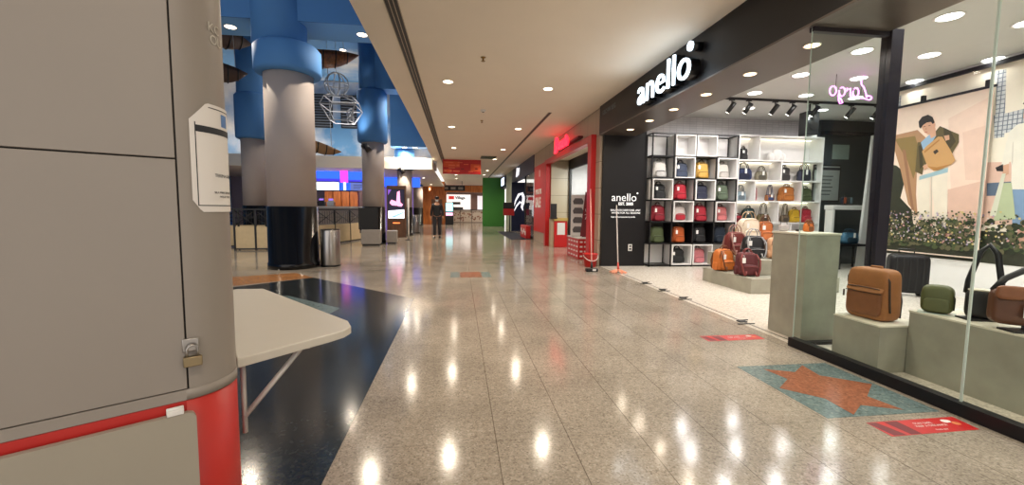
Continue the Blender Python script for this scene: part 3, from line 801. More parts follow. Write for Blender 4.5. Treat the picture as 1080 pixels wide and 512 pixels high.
# painted-sky hall: louvres and hanging sky decorations
for i, (x0, x1, l) in enumerate(((-6.9, -5.72, 'dark louvre grille high on the painted wall, left one'), (-5.36, -4.2, 'dark louvre grille high on the painted wall, right one'))):
    t = thing('louvre_grille', l, 'grille', (0, 20.37, 0), 0, 'louvres on the painted wall')
    MB(m_black_metal).box(x0, x1, -0.02, 0.02, 4.9, 6.4).build('backing', None, t)
    b = MB(mat('louvre_blade', (96, 104, 120), 0.5))
    for k in range(12): b.box(x0 + 0.05, x1 - 0.05, -0.07, -0.02, 4.96 + k * 0.12, 5.01 + k * 0.12)
    b.build('blade', None, t)
m_hull = wood_mat('hull_wood', (98, 62, 38), (146, 92, 54))
m_wire = mat('pale_wire', (176, 178, 184), 0.5)
def boat(name, label, loc, rz, L, Wd, H, m1, tilt=0.0):
    t = thing(name, label, 'hanging decoration', loc, rz)
    b = MB(m1); rings = []
    n = 12
    for i in range(n + 1):
        s = -1 + 2 * i / n
        k = max(0.06, (1 - abs(s) ** 2.4))
        x = s * L / 2
        rings.append([b.bm.verts.new((x, Wd / 2 * k * math.cos(a), tilt * x - H * k * math.sin(a))) for a in [PI * j / 9 for j in range(10)]])
    for A, B in zip(rings[:-1], rings[1:]):
        for j in range(9): b._f([A[j], A[j + 1], B[j + 1], B[j]], True)
        b._f([A[9], A[0], B[0], B[9]])
    b._f(rings[0]); b._f(list(reversed(rings[-1])))
    b.build('hull', None, t)
    r = MB(m_black_metal)
    for i in range(2, n - 1, 2):
        s = -1 + 2 * i / n; k = (1 - abs(s) ** 2.4); x = s * L / 2
        r.tube([(x, Wd / 2 * k * 1.02 * math.cos(a), tilt * x - H * k * 1.02 * math.sin(a)) for a in [PI * j / 9 for j in range(10)]], 0.018, 5)
    r.build('rib', None, t)
    w = MB(m_wire)
    for x in (-L * 0.3, L * 0.3): w.tube([(x, 0, tilt * x), (x * 0.8, 0, 7.0 - loc[2])], 0.008, 4)
    w.build('hanging_wire', None, t)
    return t
boat('flying_boat', 'brown wooden boat hull hanging under the painted sky beside the column', (-3.95, 13.2, 5.75), 0.35, 2.0, 0.7, 0.42, m_hull, 0.12)
boat('rescue_pod', 'tan and brown ribbed canoe hanging low between the first two columns', (-4.45, 14.0, 3.28), 0.5, 1.5, 0.62, 0.30, mat('pod_tan', (150, 118, 84), 0.5), -0.28)
boat('flying_boat', 'dark boat hull hanging in the gap beside the kiosk', (-6.9, 13.2, 6.35), 0.8, 2.0, 0.8, 0.5, mat('old_hull', (70, 52, 44), 0.6), -0.2)
boat('flying_boat', 'small dark glider pod hanging low in the gap beside the kiosk', (-6.0, 11.6, 4.8), 0.5, 1.3, 0.6, 0.4, mat('old_hull', (70, 52, 44), 0.6), -0.15)
t = thing('balloon_frame', 'pale wire balloon hoop with wire basket hanging under the painted sky', 'hanging decoration', (-3.85, 14.2, 5.15))
b = MB(m_wire)
for k in range(3):
    ang = PI * k / 3
    b.tube([(0.36 * math.cos(a) * math.cos(ang), 0.36 * math.cos(a) * math.sin(ang), 0.36 * math.sin(a)) for a in [2 * PI * i / 28 for i in range(28)]], 0.02, 6, True)
b.tube([(0.36 * math.cos(a), 0.36 * math.sin(a), 0) for a in [2 * PI * i / 28 for i in range(28)]], 0.02, 6, True)
b.build('hoop', None, t)
b = MB(m_wire)
for z, w in ((-0.45, 0.42), (-0.72, 0.52), (-1.15, 0.30)):
    b.tube([(-w + 0.15, -w, z), (w + 0.15, -w, z), (w + 0.15, w, z), (-w + 0.15, w, z)], 0.02, 5, True)
for sx in (-1, 1):
    for sy in (-1, 1):
        b.tube([(0.15 * sx, 0.15 * sy, -0.32), (0.42 * sx + 0.15, 0.42 * sy, -0.45), (0.52 * sx + 0.15, 0.52 * sy, -0.72), (0.30 * sx + 0.15, 0.30 * sy, -1.15)], 0.018, 5)
for k in range(4):
    b.tube([(0.15 + 0.3 + 0.1 * math.cos(a + k), -0.2 + 0.12 * math.sin(a), -0.9 - 0.07 * k + 0.16 * math.sin(a)) for a in [2 * PI * i / 12 for i in range(12)]], 0.018, 5, True)
b.build('basket', None, t)
MB(m_wire).tube([(0, 0, 0.36), (0, 0, 1.85)], 0.008, 4).build('hanging_wire', None, t)
for i, (x, y, z, l) in enumerate(((-3.05, 14.55, 3.25, 'grey projector lamp fixed to the second column'), (-2.5, 18.96, 2.9, 'grey projector lamp fixed beside the slim column'))):
    t = thing('projector_lamp', l, 'spotlight', (x, y, z))
    MB(m_dsteel).cyl((-0.05, 0, 0.1), (0.1, 0.02, -0.12), 0.08, 0.10, 16).build('lamp_body', None, t)
    spot(t, (-0.16, -0.14, 0.25), 60, (1.0, 0.96, 0.9), 2.2, 0.8, 0.06, rot=(PI, -0.45, 0))
    MB(m_black_metal).box(-0.16, -0.10, -0.03, 0.37, 0.0, 0.08).box(-0.12, 0.0, -0.02, 0.02, 0.08, 0.13).build('bracket', None, t)

# hanging red graphic, end stalls
t = thing('hanging_banner', 'red printed banner box hanging across the far corridor ceiling', 'banner', (0.14, 19.5, 2.85))
MB(m_red).box(-0.87, 0.87, 0, 0.12, 0, 0.65).build('banner_box', None, t)
b = MB(mat('banner_print_light', (236, 120, 84), 0.6))
for (x0, x1, z0, z1) in ((-0.62, -0.30, 0.36, 0.42), (-0.25, -0.12, 0.35, 0.43), (-0.6, -0.32, 0.25, 0.29), (-0.8, -0.7, 0.10, 0.17), (-0.55, -0.46, 0.09, 0.18), (-0.40, -0.10, 0.10, 0.15), (0.08, 0.3, 0.42, 0.46), (0.55, 0.78, 0.33, 0.40), (-0.75, -0.38, 0.5, 0.54), (-0.2, 0.02, 0.5, 0.53), (0.3, 0.5, 0.1, 0.13)):
    b.box(x0, x1, -0.006, 0, z0, z1)
b.use(mat('banner_orange', (222, 92, 52), 0.6)).box(-0.84, -0.1, -0.003, 0, 0.30, 0.56).box(0.40, 0.85, -0.003, 0, 0.12, 0.46).box(-0.84, -0.5, -0.003, 0, 0.06, 0.2)
b.use(m_maroon).box(0.6, 0.72, -0.006, 0, 0.22, 0.27).box(-0.05, 0.1, -0.006, 0, 0.2, 0.24)
b.build('printed_lines', None, t)
struct('wall_wood', MB(m_orange_wood).box(-2.85, -1.15, 34.0, 34.2, 0, 3.4))
for x, w in ((-2.35, 0.12), (-1.75, 0.12)):
    pass
t = thing('wood_door', 'brown door in the orange wood wall behind the standing person', 'door', (-1.75, 33.97, 0))
MB(m_brown_lam).box(-0.42, 0.42, -0.03, 0.0, 0, 2.0).build('leaf', None, t)
MB(m_steel).box(0.30, 0.34, -0.07, -0.03, 0.9, 1.15).build('handle', None, t)
t = thing('wood_pilaster', 'orange timber pilaster with a small lamp on the wood wall', 'pilaster', (-2.3, 33.89, 0))
MB(m_orange_wood).box(-0.12, 0.12, 0, 0.1, 0, 3.3).build('post', None, t)
MB(mat('wall_lamp_glow', (255, 200, 120), emit=4)).cyl((0, -0.02, 2.7), (0, -0.02, 2.9), 0.05, seg=12).build('lamp', None, t)
t = thing('end_stall', 'stall with patterned counter and white lit menu wall at the corridor end', 'food stall', (0.75, 38.5, 0))
pat = mat('stall_counter_white', (214, 196, 178), 0.5)
b = MB(pat).box(-1.3, 1.6, 0, 0.6, 0.05, 1.15)
b.use(mat('counter_pattern', (150, 104, 84), 0.6))
rr = random.Random(3)
for k in range(60):
    cx, cz, r = rr.uniform(-1.2, 1.5), rr.uniform(0.15, 1.05), rr.uniform(0.03, 0.08)
    b.poly([(cx + r * math.cos(a), -0.004 - k * 1e-5, cz + r * math.sin(a)) for a in [2 * PI * i / 7 for i in range(7)]])
b.build('counter_front', None, t)
b = MB(m_black_metal)
for x in (-1.3, -0.62, 0.42, 1.6): b.box(x - 0.015, x + 0.015, -0.02, 0.0, 0, 1.15)
b.box(-1.32, 1.62, -0.05, 0.65, 1.15, 1.2); b.build('counter_top', None, t)
MB(mat('stall_lit_wall', (226, 220, 216), emit=0.75)).box(-1.9, 0.35, 1.5, 1.6, 0.6, 2.6).build('lit_wall', None, t)
MB(mat('stall_red', (190, 50, 44), emit=0.6)).box(-1.7, -1.2, 1.44, 1.5, 2.15, 2.45).build('red_sign', None, t)
text_obj('sign_text', 'Village', 0.36, m_ink, t, (-1.1, 1.44, 2.18), '-Y', 0.02, 0.012)
b = MB(m_ink)
for (x0, x1, z0, z1) in ((-1.35, -0.6, 1.66, 1.9), (-1.3, -0.35, 1.2, 1.42)): b.box(x0, x1, 1.44, 1.5, z0, z1)
b.build('menu_lines', None, t)
MB(mat('stall_door_brown', (112, 84, 78), 0.5)).box(0.35, 0.95, 1.5, 1.6, 0, 2.7).build('door', None, t)
MB(mat('stall_window_lit', (206, 196, 200), emit=0.7)).box(1.0, 1.55, 1.5, 1.56, 1.0, 2.5).build('window', None, t)
MB(m_orange_wood).box(-2.1, 2.1, -0.3, 0.0, 2.75, 3.35).box(-2.1, -1.9, -0.3, 1.5, 0, 2.75).build('wood_header', None, t)
spot(t, (0.0, -0.4, 2.7), 80, WARM, 2.6, rot=(0.35, 0, 0))
t = thing('hanging_sign', 'dark sign boxes hanging before the orange stall header', 'sign', (-0.45, 34.5, 2.72))
b = MB(m_black_metal).box(-1.0, 0.95, 0, 0.12, 0.0, 0.42).use(mat('sign_pale', (150, 140, 130), 0.5))
for k in range(3): b.box(-0.8 + 0.6 * k, -0.42 + 0.6 * k, -0.01, 0, 0.1, 0.3)
b.build('sign_box', None, t)
MB(m_dsteel).cyl((-0.7, 0.06, 0.42), (-0.7, 0.06, 0.78), 0.02, seg=8).cyl((0.7, 0.06, 0.42), (0.7, 0.06, 0.78), 0.02, seg=8).build('rod', None, t)
t = thing('standing_display', 'black standing display with cyan screen beside the person', 'digital display', (-0.74, 33.0, 0))
MB(m_black_metal).box(-0.32, 0.32, 0, 0.25, 0, 1.75).build('cabinet', None, t)
MB(mat('cyan_screen', (150, 226, 236), emit=1.3)).box(-0.27, 0.27, -0.02, 0, 1.05, 1.70).build('screen', None, t)
MB(mat('pink_strip', (240, 170, 200), emit=1.1)).box(-0.27, 0.27, -0.02, 0, 0.72, 0.95).build('light_strip', None, t)

# ------------------------------------------------------------------ the person
def skin(name, verts, edges, radii, m, parent, sub=2, root=0):
    me = bpy.data.meshes.new(name); me.from_pydata([Vector(v) for v in verts], edges, [])
    o = bpy.data.objects.new(name, me); COL.objects.link(o)
    sk = o.modifiers.new('skin', 'SKIN'); sk.use_smooth_shade = True
    for i, r in enumerate(radii):
        d = me.skin_vertices[0].data[i]
        d.radius = (r, r) if not isinstance(r, tuple) else r
        d.use_root = (i == root)
    sb = o.modifiers.new('sub', 'SUBSURF'); sb.levels = sub; sb.render_levels = sub
    bpy.context.view_layer.update()
    m2 = bpy.data.meshes.new_from_object(o.evaluated_get(bpy.context.evaluated_depsgraph_get()))
    bpy.data.objects.remove(o)
    m2.name = name; m2.materials.clear(); m2.materials.append(m)
    for p in m2.polygons: p.use_smooth = True
    r = bpy.data.objects.new(name, m2); COL.objects.link(r)
    if parent: r.parent = parent
    return r
m_skin = mat('skin', (176, 128, 100), 0.55, noise=0.05)
m_clothB = mat('black_cloth', (24, 24, 28), 0.8)
m_clothC = mat('charcoal_cloth', (36, 36, 42), 0.8)
ps = thing('person', 'person in black jacket, trousers, cap and pale face mask walking down the corridor', 'person', (-0.93, 18.2, 0), 0.0)
V, Ed, Rd = [], [], []
def add(p, r, prev=None):
    V.append(p); Rd.append(r)
    if prev is not None: Ed.append((prev, len(V) - 1))
    return len(V) - 1
pel = add((0, 0, 0.93), (0.15, 0.10)); w_ = add((0, 0, 1.08), (0.135, 0.09), pel); ch = add((0, 0.01, 1.28), (0.16, 0.11), w_)
sh = add((0, 0.015, 1.42), (0.12, 0.08), ch); nk = add((0, 0.0, 1.50), 0.052, sh); hd0 = add((0, -0.01, 1.57), (0.065, 0.08), nk); hd1 = add((0, -0.012, 1.66), (0.076, 0.095), hd0); hd2 = add((0, -0.005, 1.725), (0.055, 0.07), hd1)
HAND = {}
for s in (-1, 1):
    a = add((s * 0.17, 0.015, 1.40), 0.058, sh); el = add((s * 0.235, 0.03, 1.14), 0.043, a); wr = add((s * 0.25, -0.05 * (1 if s > 0 else -0.6), 0.91), 0.030, el)
    yb = V[wr][1]
    pm = add((s * 0.25, yb - 0.01, 0.84), (0.018, 0.036), wr)
    for k, (dy, ln) in enumerate(((-0.032, 0.070), (-0.011, 0.080), (0.010, 0.075), (0.030, 0.060))):
        f1 = add((s * 0.248, yb - 0.01 + dy, 0.80), 0.0095, pm); f2 = add((s * 0.242, yb - 0.012 + dy, 0.80 - ln * 0.5), 0.0088, f1); add((s * 0.230, yb - 0.014 + dy, 0.80 - ln), 0.0078, f2)
    t1 = add((s * 0.243, yb - 0.055, 0.855), 0.010, pm); add((s * 0.236, yb - 0.070, 0.815), 0.009, t1)
    hp_ = add((s * 0.095, 0, 0.88), 0.092, pel)
    fy = -0.10 if s < 0 else 0.10
    kn = add((s * 0.10, -0.03 + fy * 0.4, 0.49), 0.060, hp_); an = add((s * 0.10, fy + 0.03, 0.09), 0.040, kn)
    add((s * 0.115, fy - 0.12, 0.04), 0.035, an)
body = skin('body', V, Ed, Rd, m_skin, ps)
# clothing follows the body
V, Ed, Rd = [], [], []
pel = add((0, 0, 0.84), (0.178, 0.125)); w_ = add((0, 0, 1.08), (0.162, 0.115), pel); ch = add((0, 0.01, 1.28), (0.180, 0.13), w_); sh = add((0, 0.015, 1.42), (0.135, 0.095), ch); add((0, 0.005, 1.485), 0.066, sh)
for s in (-1, 1):
    a = add((s * 0.17, 0.015, 1.40), 0.076, sh); el = add((s * 0.235, 0.03, 1.14), 0.060, a); add((s * 0.25, -0.045 * (1 if s > 0 else -0.6), 0.925), 0.046, el)
skin('jacket', V, Ed, Rd, m_clothB, ps)
V, Ed, Rd = [], [], []
pel = add((0, 0, 1.02), (0.155, 0.108))
for s in (-1, 1):
    fy = -0.10 if s < 0 else 0.10
    h_ = add((s * 0.095, 0, 0.86), 0.108, pel); kn = add((s * 0.10, -0.03 + fy * 0.4, 0.49), 0.080, h_); add((s * 0.10, fy + 0.02, 0.09), 0.068, kn)
skin('trousers', V, Ed, Rd, m_clothC, ps)
for s in (-1, 1):
    fy = -0.10 if s < 0 else 0.10
    MB(m_black_gloss).soft((s * 0.108, fy - 0.05, 0.0), 0.10, 0.27, 0.085, 3.0, 0.25).build('shoe', None, ps)
MB(mat('hair_black', (18, 15, 14), 0.6)).ell((0, 0.012, 1.695), 0.088, 0.104, 0.075, 18, 10).build('hair', None, ps)
b = MB(m_clothB).ell((0, 0.0, 1.72), 0.094, 0.108, 0.062, 18, 10); b.cyl((0, -0.085, 1.712), (0, -0.155, 1.700), 0.06, 0.05, 14); b.build('cap', None, ps)
MB(mat('mask_pale', (196, 200, 206), 0.8)).ell((0, -0.068, 1.592), 0.062, 0.045, 0.048, 16, 8).build('face_mask', None, ps)
for s in (-1, 1):
    MB(m_ink).ell((s * 0.030, -0.100, 1.655), 0.013, 0.008, 0.007, 10, 6).build('eye', None, ps)
    MB(m_skin).ell((s * 0.082, 0.0, 1.635), 0.012, 0.022, 0.032, 10, 6).build('ear', None, ps)
MB(m_skin).ell((0, -0.108, 1.632), 0.013, 0.016, 0.022, 10, 6).build('nose', None, ps)
# ================================================================== THE BAG SHOP
m_sign_face = mat('sign_face_lit', (225, 242, 255), emit=2.0)
m_sign_side = mat('sign_return_black', (16, 17, 19), 0.3)
# lit shop sign: every letter a part
t = thing('shop_sign', 'white lit three-dimensional anello letters standing off the black fascia', 'sign', (0, 0, 0))
o = text_obj('tmp', 'anello', 0.602, m_sign_face, None, (2.905, 6.66, 2.955), '-X', 0.03, -0.007, spacing=1.02)
bm0 = bmesh.new(); bm0.from_mesh(o.data)
ys = [v.co.y for v in bm0.verts]; y0, y1 = min(ys), max(ys); sc_ = 1.545 / (y1 - y0)
for v in bm0.verts: v.co.y = 6.665 + (v.co.y - y1) * sc_
seen = set(); isl = []
bm0.verts.ensure_lookup_table()
for v in bm0.verts:
    if v in seen: continue
    st = [v]; cur = []
    seen.add(v)
    while st:
        a = st.pop(); cur.append(a)
        for e in a.link_edges:
            b_ = e.other_vert(a)
            if b_ not in seen: seen.add(b_); st.append(b_)
    isl.append(cur)
isl.sort(key=lambda c: -sum(v.co.y for v in c) / len(c))
for c in isl:
    s = set(c); L = MB(m_sign_face); mp = {v: L.bm.verts.new(v.co) for v in c}
    for f in bm0.faces:
        if f.verts[0] in s: L._f([mp[v] for v in f.verts])
    face = L.build('letter', None, t)
    # black return behind the lit face
    B = MB(m_sign_side); mp = {v: B.bm.verts.new((2.92 if v.co.x < 2.905 else 3.05, v.co.y, v.co.z)) for v in c}
    for f in bm0.faces:
        if f.verts[0] in s: B._f([mp[v] for v in f.verts])
    B.build('letter_return', None, face)
bm0.free(); bpy.data.objects.remove(o)
dt = MB(m_sign_face).cyl((2.89, 5.13, 3.33), (2.92, 5.13, 3.33), 0.058, seg=28); dt = dt.build('dot', None, t)
MB(m_sign_side).cyl((2.92, 5.13, 3.33), (3.05, 5.13, 3.33), 0.058, seg=28).build('dot_return', None, dt)
for yy in (5.4, 6.3):  # unseen point lights added for the sign's glow on the ceiling
    l_ = bpy.data.lights.new('added_sign_glow', 'POINT'); l_.energy = 1.6; l_.color = (0.75, 0.9, 1.0); l_.shadow_soft_size = 0.06
    lo_ = bpy.data.objects.new('added_sign_glow', l_); COL.objects.link(lo_); lo_.parent = t; lo_.location = (2.62, yy, 3.0)
text_obj('letter', 'R', 0.06, m_ink, dt, (2.886, 5.152, 3.309), '-X', 0.004)
t = thing('fascia_lettering', 'small grey lettering at the far end of the black fascia', 'sign', (0, 0, 0))
text_obj('lettering', 'GBCHW BEG', 0.13, mat('fascia_grey_ink', (112, 116, 122), 0.5), t, (3.048, 8.80, 3.27), '-X', 0.004)
# lettering on the black panel
t = thing('panel_lettering', 'white anello lettering with small lines on the tall black panel', 'sign', (0, 0, 0))
m_let = mat('glowing_white_vinyl', (240, 240, 240), emit=0.45)  # brightness of the lettering put in as its own glow
text_obj('brand_name', 'anello', 0.245, m_let, t, (3.335, 8.897, 1.455), '-Y', 0.006, -0.002, spacing=1.0)
b = MB(m_let).cyl((3.935, 8.894, 1.63), (3.935, 8.9, 1.63), 0.02, seg=16); b.build('dot', None, t)
text_obj('small_line', 'EST. 2005', 0.085, m_let, t, (3.50, 8.897, 1.365), '-Y', 0.004, 0.002)
text_obj('small_line', 'BAGS FOR EVERYONE, ANY', 0.056, m_let, t, (3.325, 8.897, 1.235), '-Y', 0.004, 0.0)
text_obj('small_line', 'WHERE FOR ALL SEASONS', 0.056, m_let, t, (3.345, 8.897, 1.175), '-Y', 0.004, 0.0)
text_obj('small_line', 'bags and accessories by anello', 0.046, m_let, t, (3.34, 8.897, 1.09), '-Y', 0.004, 0.0)
t = thing('power_socket', 'small white wall socket low on the black panel', 'socket', (3.80, 8.9, 0.42))
MB(m_white_pl).box(-0.045, 0.045, -0.012, 0, -0.075, 0.075, bev=0.004).build('plate', None, t)
MB(m_ink).box(-0.025, 0.025, -0.016, -0.012, -0.05, -0.01).box(-0.025, 0.025, -0.016, -0.012, 0.015, 0.05).build('outlet', None, t)

# black grid shelf
GX0, GDX, GZ0, GDZ, GY0, GY1 = 4.19, 0.5025, 0.035, 0.4825, 8.75, 9.15
t = thing('grid_shelf', 'tall black metal grid shelf of four columns holding backpacks', 'shelf', (GX0, GY0, 0))
b = MB(m_black_metal)
for c in range(5):
    for y in (0.0, 0.36): b.box(c * GDX - 0.013, c * GDX + 0.013, y, y + 0.026, 0, GZ0 + 6 * GDZ)
b.build('frame', None, t)
for r in range(7):
    z = GZ0 + r * GDZ
    s = MB(m_black_metal).box(-0.013, 4 * GDX + 0.013, 0, 0.026, z - 0.013, z + 0.013).box(-0.013, 4 * GDX + 0.013, 0.36, 0.386, z - 0.013, z + 0.013)
    for c in (0, 4): s.box(c * GDX - 0.013, c * GDX + 0.013, 0.0, 0.386, z - 0.013, z + 0.013)
    if r < 6: s.use(m_black).box(0.0, 4 * GDX, 0.01, 0.37, z - 0.008, z + 0.008)
    s.build('shelf_board', None, t)
m_dkback = mat('dark_shelf_back', (58, 54, 54), 0.6)
for r in range(6):
    for c in range(4):
        dark = r == 1
        MB(m_dkback if dark else m_shop_white).box(c * GDX + 0.013, (c + 1) * GDX - 0.013, 0.372, 0.384, GZ0 + r * GDZ + 0.013, GZ0 + (r + 1) * GDZ - 0.013).build('back_panel', None, t)
for c in range(1, 4):
    MB(m_black).box(c * GDX - 0.008, c * GDX + 0.008, 0.02, 0.37, GZ0 + 1 * GDZ, GZ0 + 2 * GDZ).build('divider', None, t)
def cell(r, c):       # r counted from the top
    return GX0 + (c + 0.5) * GDX, GY0 + 0.17, GZ0 + (5 - r) * GDZ + 0.010
ROWN = ['top', 'second', 'third', 'fourth', 'fifth', 'bottom']; COLN = ['first', 'second', 'third', 'fourth']
FR = [(0, 1), (0, 2), (1, 1), (1, 3), (2, 0), (2, 2), (3, 1), (3, 3), (5, 1), (5, 2)]
for (r, c) in FR:
    x, y, z = cell(r, c)
    t = thing('display_box', 'white square display box in the black grid shelf, %s row from top, %s column' % (ROWN[r], COLN[c]), 'display box', (x, GY0 - 0.03, z), 0, 'white display boxes in the grid shelf')
    w = 0.235; h = 0.455
    MB(m_shop_white).box(-w, w, 0, 0.34, 0, 0.022).box(-w, w, 0, 0.34, h - 0.022, h).box(-w, -w + 0.022, 0, 0.34, 0.022, h - 0.022).box(w - 0.022, w, 0, 0.34, 0.022, h - 0.022).build('box_frame', None, t)
    MB(m_shop_white).box(-w + 0.022, w - 0.022, 0.325, 0.338, 0.022, h - 0.022).build('back_panel', None, t)

m_tag = mat('hang_tag', (232, 230, 226), 0.6)
BM = {}
def bagmat(rgb, rough=0.62):
    k = 'bag_fabric_%d_%d_%d' % rgb
    return mat(k, rgb, rough, noise=0.16, nscale=22, bump=0.15)
def backpack(label, loc, rgb, W=0.30, D=0.16, H=0.36, rz=0.0, group=None, pocket=None, trim=None, tagged=True, name='backpack', slump=0.0, style=0, dangle=False):
    m1 = bagmat(rgb); m2 = bagmat(pocket) if pocket else m1; m3 = trim or bagmat(tuple(int(v * 0.55) for v in rgb))
    t = thing(name, label, 'backpack', loc, rz, group)
    MB(m1).soft((0, 0, 0), W, D, H * 0.92, 4.2, 0.14, 0.22, slump, 7, None, 0.012).build('body', None, t)
    MB(m2).soft((0, -D * 0.52, H * 0.03), W * 0.78, D * 0.42, H * 0.42, 3.6, 0.10, 0.25, 0, 6, None, 0.012).build('front_pocket', None, t)
    z = H * 0.80
    MB(m3).tube([(-W * 0.40, -D * 0.30, H * 0.55), (-W * 0.41, -D * 0.36, H * 0.70), (-W * 0.33, -D * 0.36, H * 0.84), (0, -D * 0.37, H * 0.885), (W * 0.33, -D * 0.36, H * 0.84), (W * 0.41, -D * 0.36, H * 0.70), (W * 0.40, -D * 0.30, H * 0.55)], 0.0055, 6).tube([(-W * 0.33, -D * 0.70, H * 0.36), (0, -D * 0.73, H * 0.38), (W * 0.33, -D * 0.70, H * 0.36)], 0.005, 6).build('zipper', None, t)
    for s in (-1, 1):
        MB(m1).soft((s * W * 0.47, 0, H * 0.03), W * 0.14, D * 0.55, H * 0.34, 3.2, 0.1, 0.1, 0, 5).build('side_pocket', None, t)
    hh = H * (0.16 if style == 0 else 0.30)
    for y in ((-D * 0.12, D * 0.12) if style == 0 else (-D * 0.2, D * 0.2)):
        hw = W * (0.17 if style == 0 else 0.26)
        MB(m3).tube([(-hw, y, H * 0.80), (-hw, y, H * 0.90)] + [(hw * math.cos(a), y, H * 0.90 + hh * math.sin(a)) for a in [PI - PI * i / 10 for i in range(1, 10)]] + [(hw, y, H * 0.90), (hw, y, H * 0.80)], 0.008, 6).build('handle', None, t)
    for s in (-1, 1):
        MB(m3).tube([(s * W * 0.18, D * 0.36, H * 0.84), (s * W * 0.26, D * 0.60, H * 0.72), (s * W * 0.32, D * 0.68, H * 0.40), (s * W * 0.36, D * 0.50, H * 0.08)], 0.012, 6, False, 1.6).build('shoulder_strap', None, t)
    if dangle:
        for s in (-1, 1):
            MB(m3).tube([(s * W * 0.30, -D * 0.30, H * 0.86), (s * W * 0.42, -D * 0.62, H * 0.62), (s * W * 0.38, -D * 0.80, H * 0.28), (s * W * 0.30, -D * 0.86, H * 0.04), (s * W * 0.24, -D * 0.80, H * 0.02), (s * W * 0.20, -D * 0.74, H * 0.20)], 0.009, 6, False, 1.6).build('hanging_strap', None, t)
    if tagged:
        g = MB(m_tag).box(-W * 0.40, -W * 0.40 + 0.05, -D * 0.74, -D * 0.74 + 0.003, H * 0.52, H * 0.72)
        g.tube([(-W * 0.40 + 0.025, -D * 0.735, H * 0.72), (-W * 0.25, -D * 0.4, H * 0.82)], 0.0015, 4)
        g.build('hang_tag', None, t)
    return t
def handbag(label, loc, rgb, W=0.32, D=0.13, H=0.24, rz=0.0, group=None, loop=0.14, flap=False, tagged=True, trim=None, name='handbag', taper=0.08):
    m1 = bagmat(rgb); m3 = trim or bagmat(tuple(int(v * 0.6) for v in rgb))
    t = thing(name, label, 'handbag', loc, rz, group)
    MB(m1).soft((0, 0, 0), W, D, H, 4.0, taper, 0.35, 0, 7, None, 0.015).build('body', None, t)
    if flap:
        MB(m1).soft((0, -D * 0.30, H * 0.42), W * 0.96, D * 0.35, H * 0.58, 4.0, 0.05, 0.2).build('flap', None, t)
        MB(m_steel).box(-0.016, 0.016, -D * 0.52, -D * 0.46, H * 0.44, H * 0.52, bev=0.003).build('clasp', None, t)
    else:
        MB(m3).tube([(-W * 0.42, -D * 0.25, H * 0.95), (0, -D * 0.30, H * 0.965), (W * 0.42, -D * 0.25, H * 0.95)], 0.006, 6).build('zipper', None, t)
        MB(m3).soft((0, -D * 0.42, H * 0.10), W * 0.62, D * 0.14, H * 0.5, 4.0, 0.0, 0.1, 0, 5).build('front_pocket', None, t)
    for y in (-D * 0.24, D * 0.24):
        hw = W * 0.27
        MB(m3).tube([(-hw * 1.05, y * 1.5, H * 0.62), (-hw, y, H * 0.97)] + [(hw * math.cos(a), y * 0.7, H * 0.97 + loop * math.sin(a)) for a in [PI - PI * i / 12 for i in range(1, 12)]] + [(hw, y, H * 0.97), (hw * 1.05, y * 1.5, H * 0.62)], 0.0085, 6).build('handle', None, t)
    if tagged:
        MB(m_tag).box(-0.02, 0.03, -D * 0.62, -D * 0.62 + 0.003, H * 0.55, H * 0.95).build('hang_tag', None, t)
    return t
G_ = 'backpacks in the black grid shelf'
GRID = [
 (1, 0, 'white backpack with pale print, second row from top in the black grid, left column', (216, 212, 206), (190, 188, 186)),
 (1, 1, 'slate navy backpack in a white box, second row from top of the black grid', (52, 62, 84), None),
 (1, 2, 'mustard yellow backpack in the black grid, second row from top', (196, 152, 70), None),
 (1, 3, 'cream printed backpack in a white box, second row from top of the black grid', (212, 206, 198), (178, 172, 166)),
 (2, 0, 'black backpack with teal tag in a white box, third row from top', (26, 28, 30), None),
 (2, 1, 'bright crimson backpack in the open third-row cell of the grid', (178, 30, 48), None),
 (2, 2, 'dark navy backpack in a white box, third row from top of the grid', (36, 40, 62), None),
 (2, 3, 'grey-green backpack in the right column, third row of the grid', (96, 110, 90), None),
 (3, 0, 'wine red backpack in the left column, fourth row of the grid', (138, 26, 42), None),
 (3, 1, 'white backpack with red lower half in a white box, fourth row', (206, 196, 192), (168, 30, 46)),
 (3, 2, 'red backpack in the open fourth-row cell, third column of the grid', (168, 34, 50), None),
 (3, 3, 'dusty pink backpack in a white box, right column, fourth row', (196, 112, 112), None),
 (4, 0, 'olive green backpack in the left column, fifth row of the grid', (72, 84, 50), None),
 (4, 1, 'burnt orange leather backpack in the fifth row of the grid', (184, 88, 36), None),
 (4, 2, 'black backpack in the dark fifth-row cell, third column of the grid', (32, 32, 34), None),
 (4, 3, 'deep blue-black backpack with pale tag in the fifth row, right column', (28, 40, 56), None),
 (5, 1, 'black backpack in a white box in the bottom row of the grid', (28, 30, 30), None),
 (5, 2, 'rose pink backpack in a white box in the bottom row of the grid', (200, 120, 126), None)]
for (r, c, lab, rgb, pk_) in GRID:
    x, y, z = cell(r, c)
    if (r, c) in FR: z += 0.022; sz = 0.36
    else: sz = 0.40
    backpack(lab, (x - 0.02, y, z), rgb, 0.325, 0.17, sz, random.uniform(-0.15, 0.15), G_, pk_, tagged=(r + c) % 3 != 1)

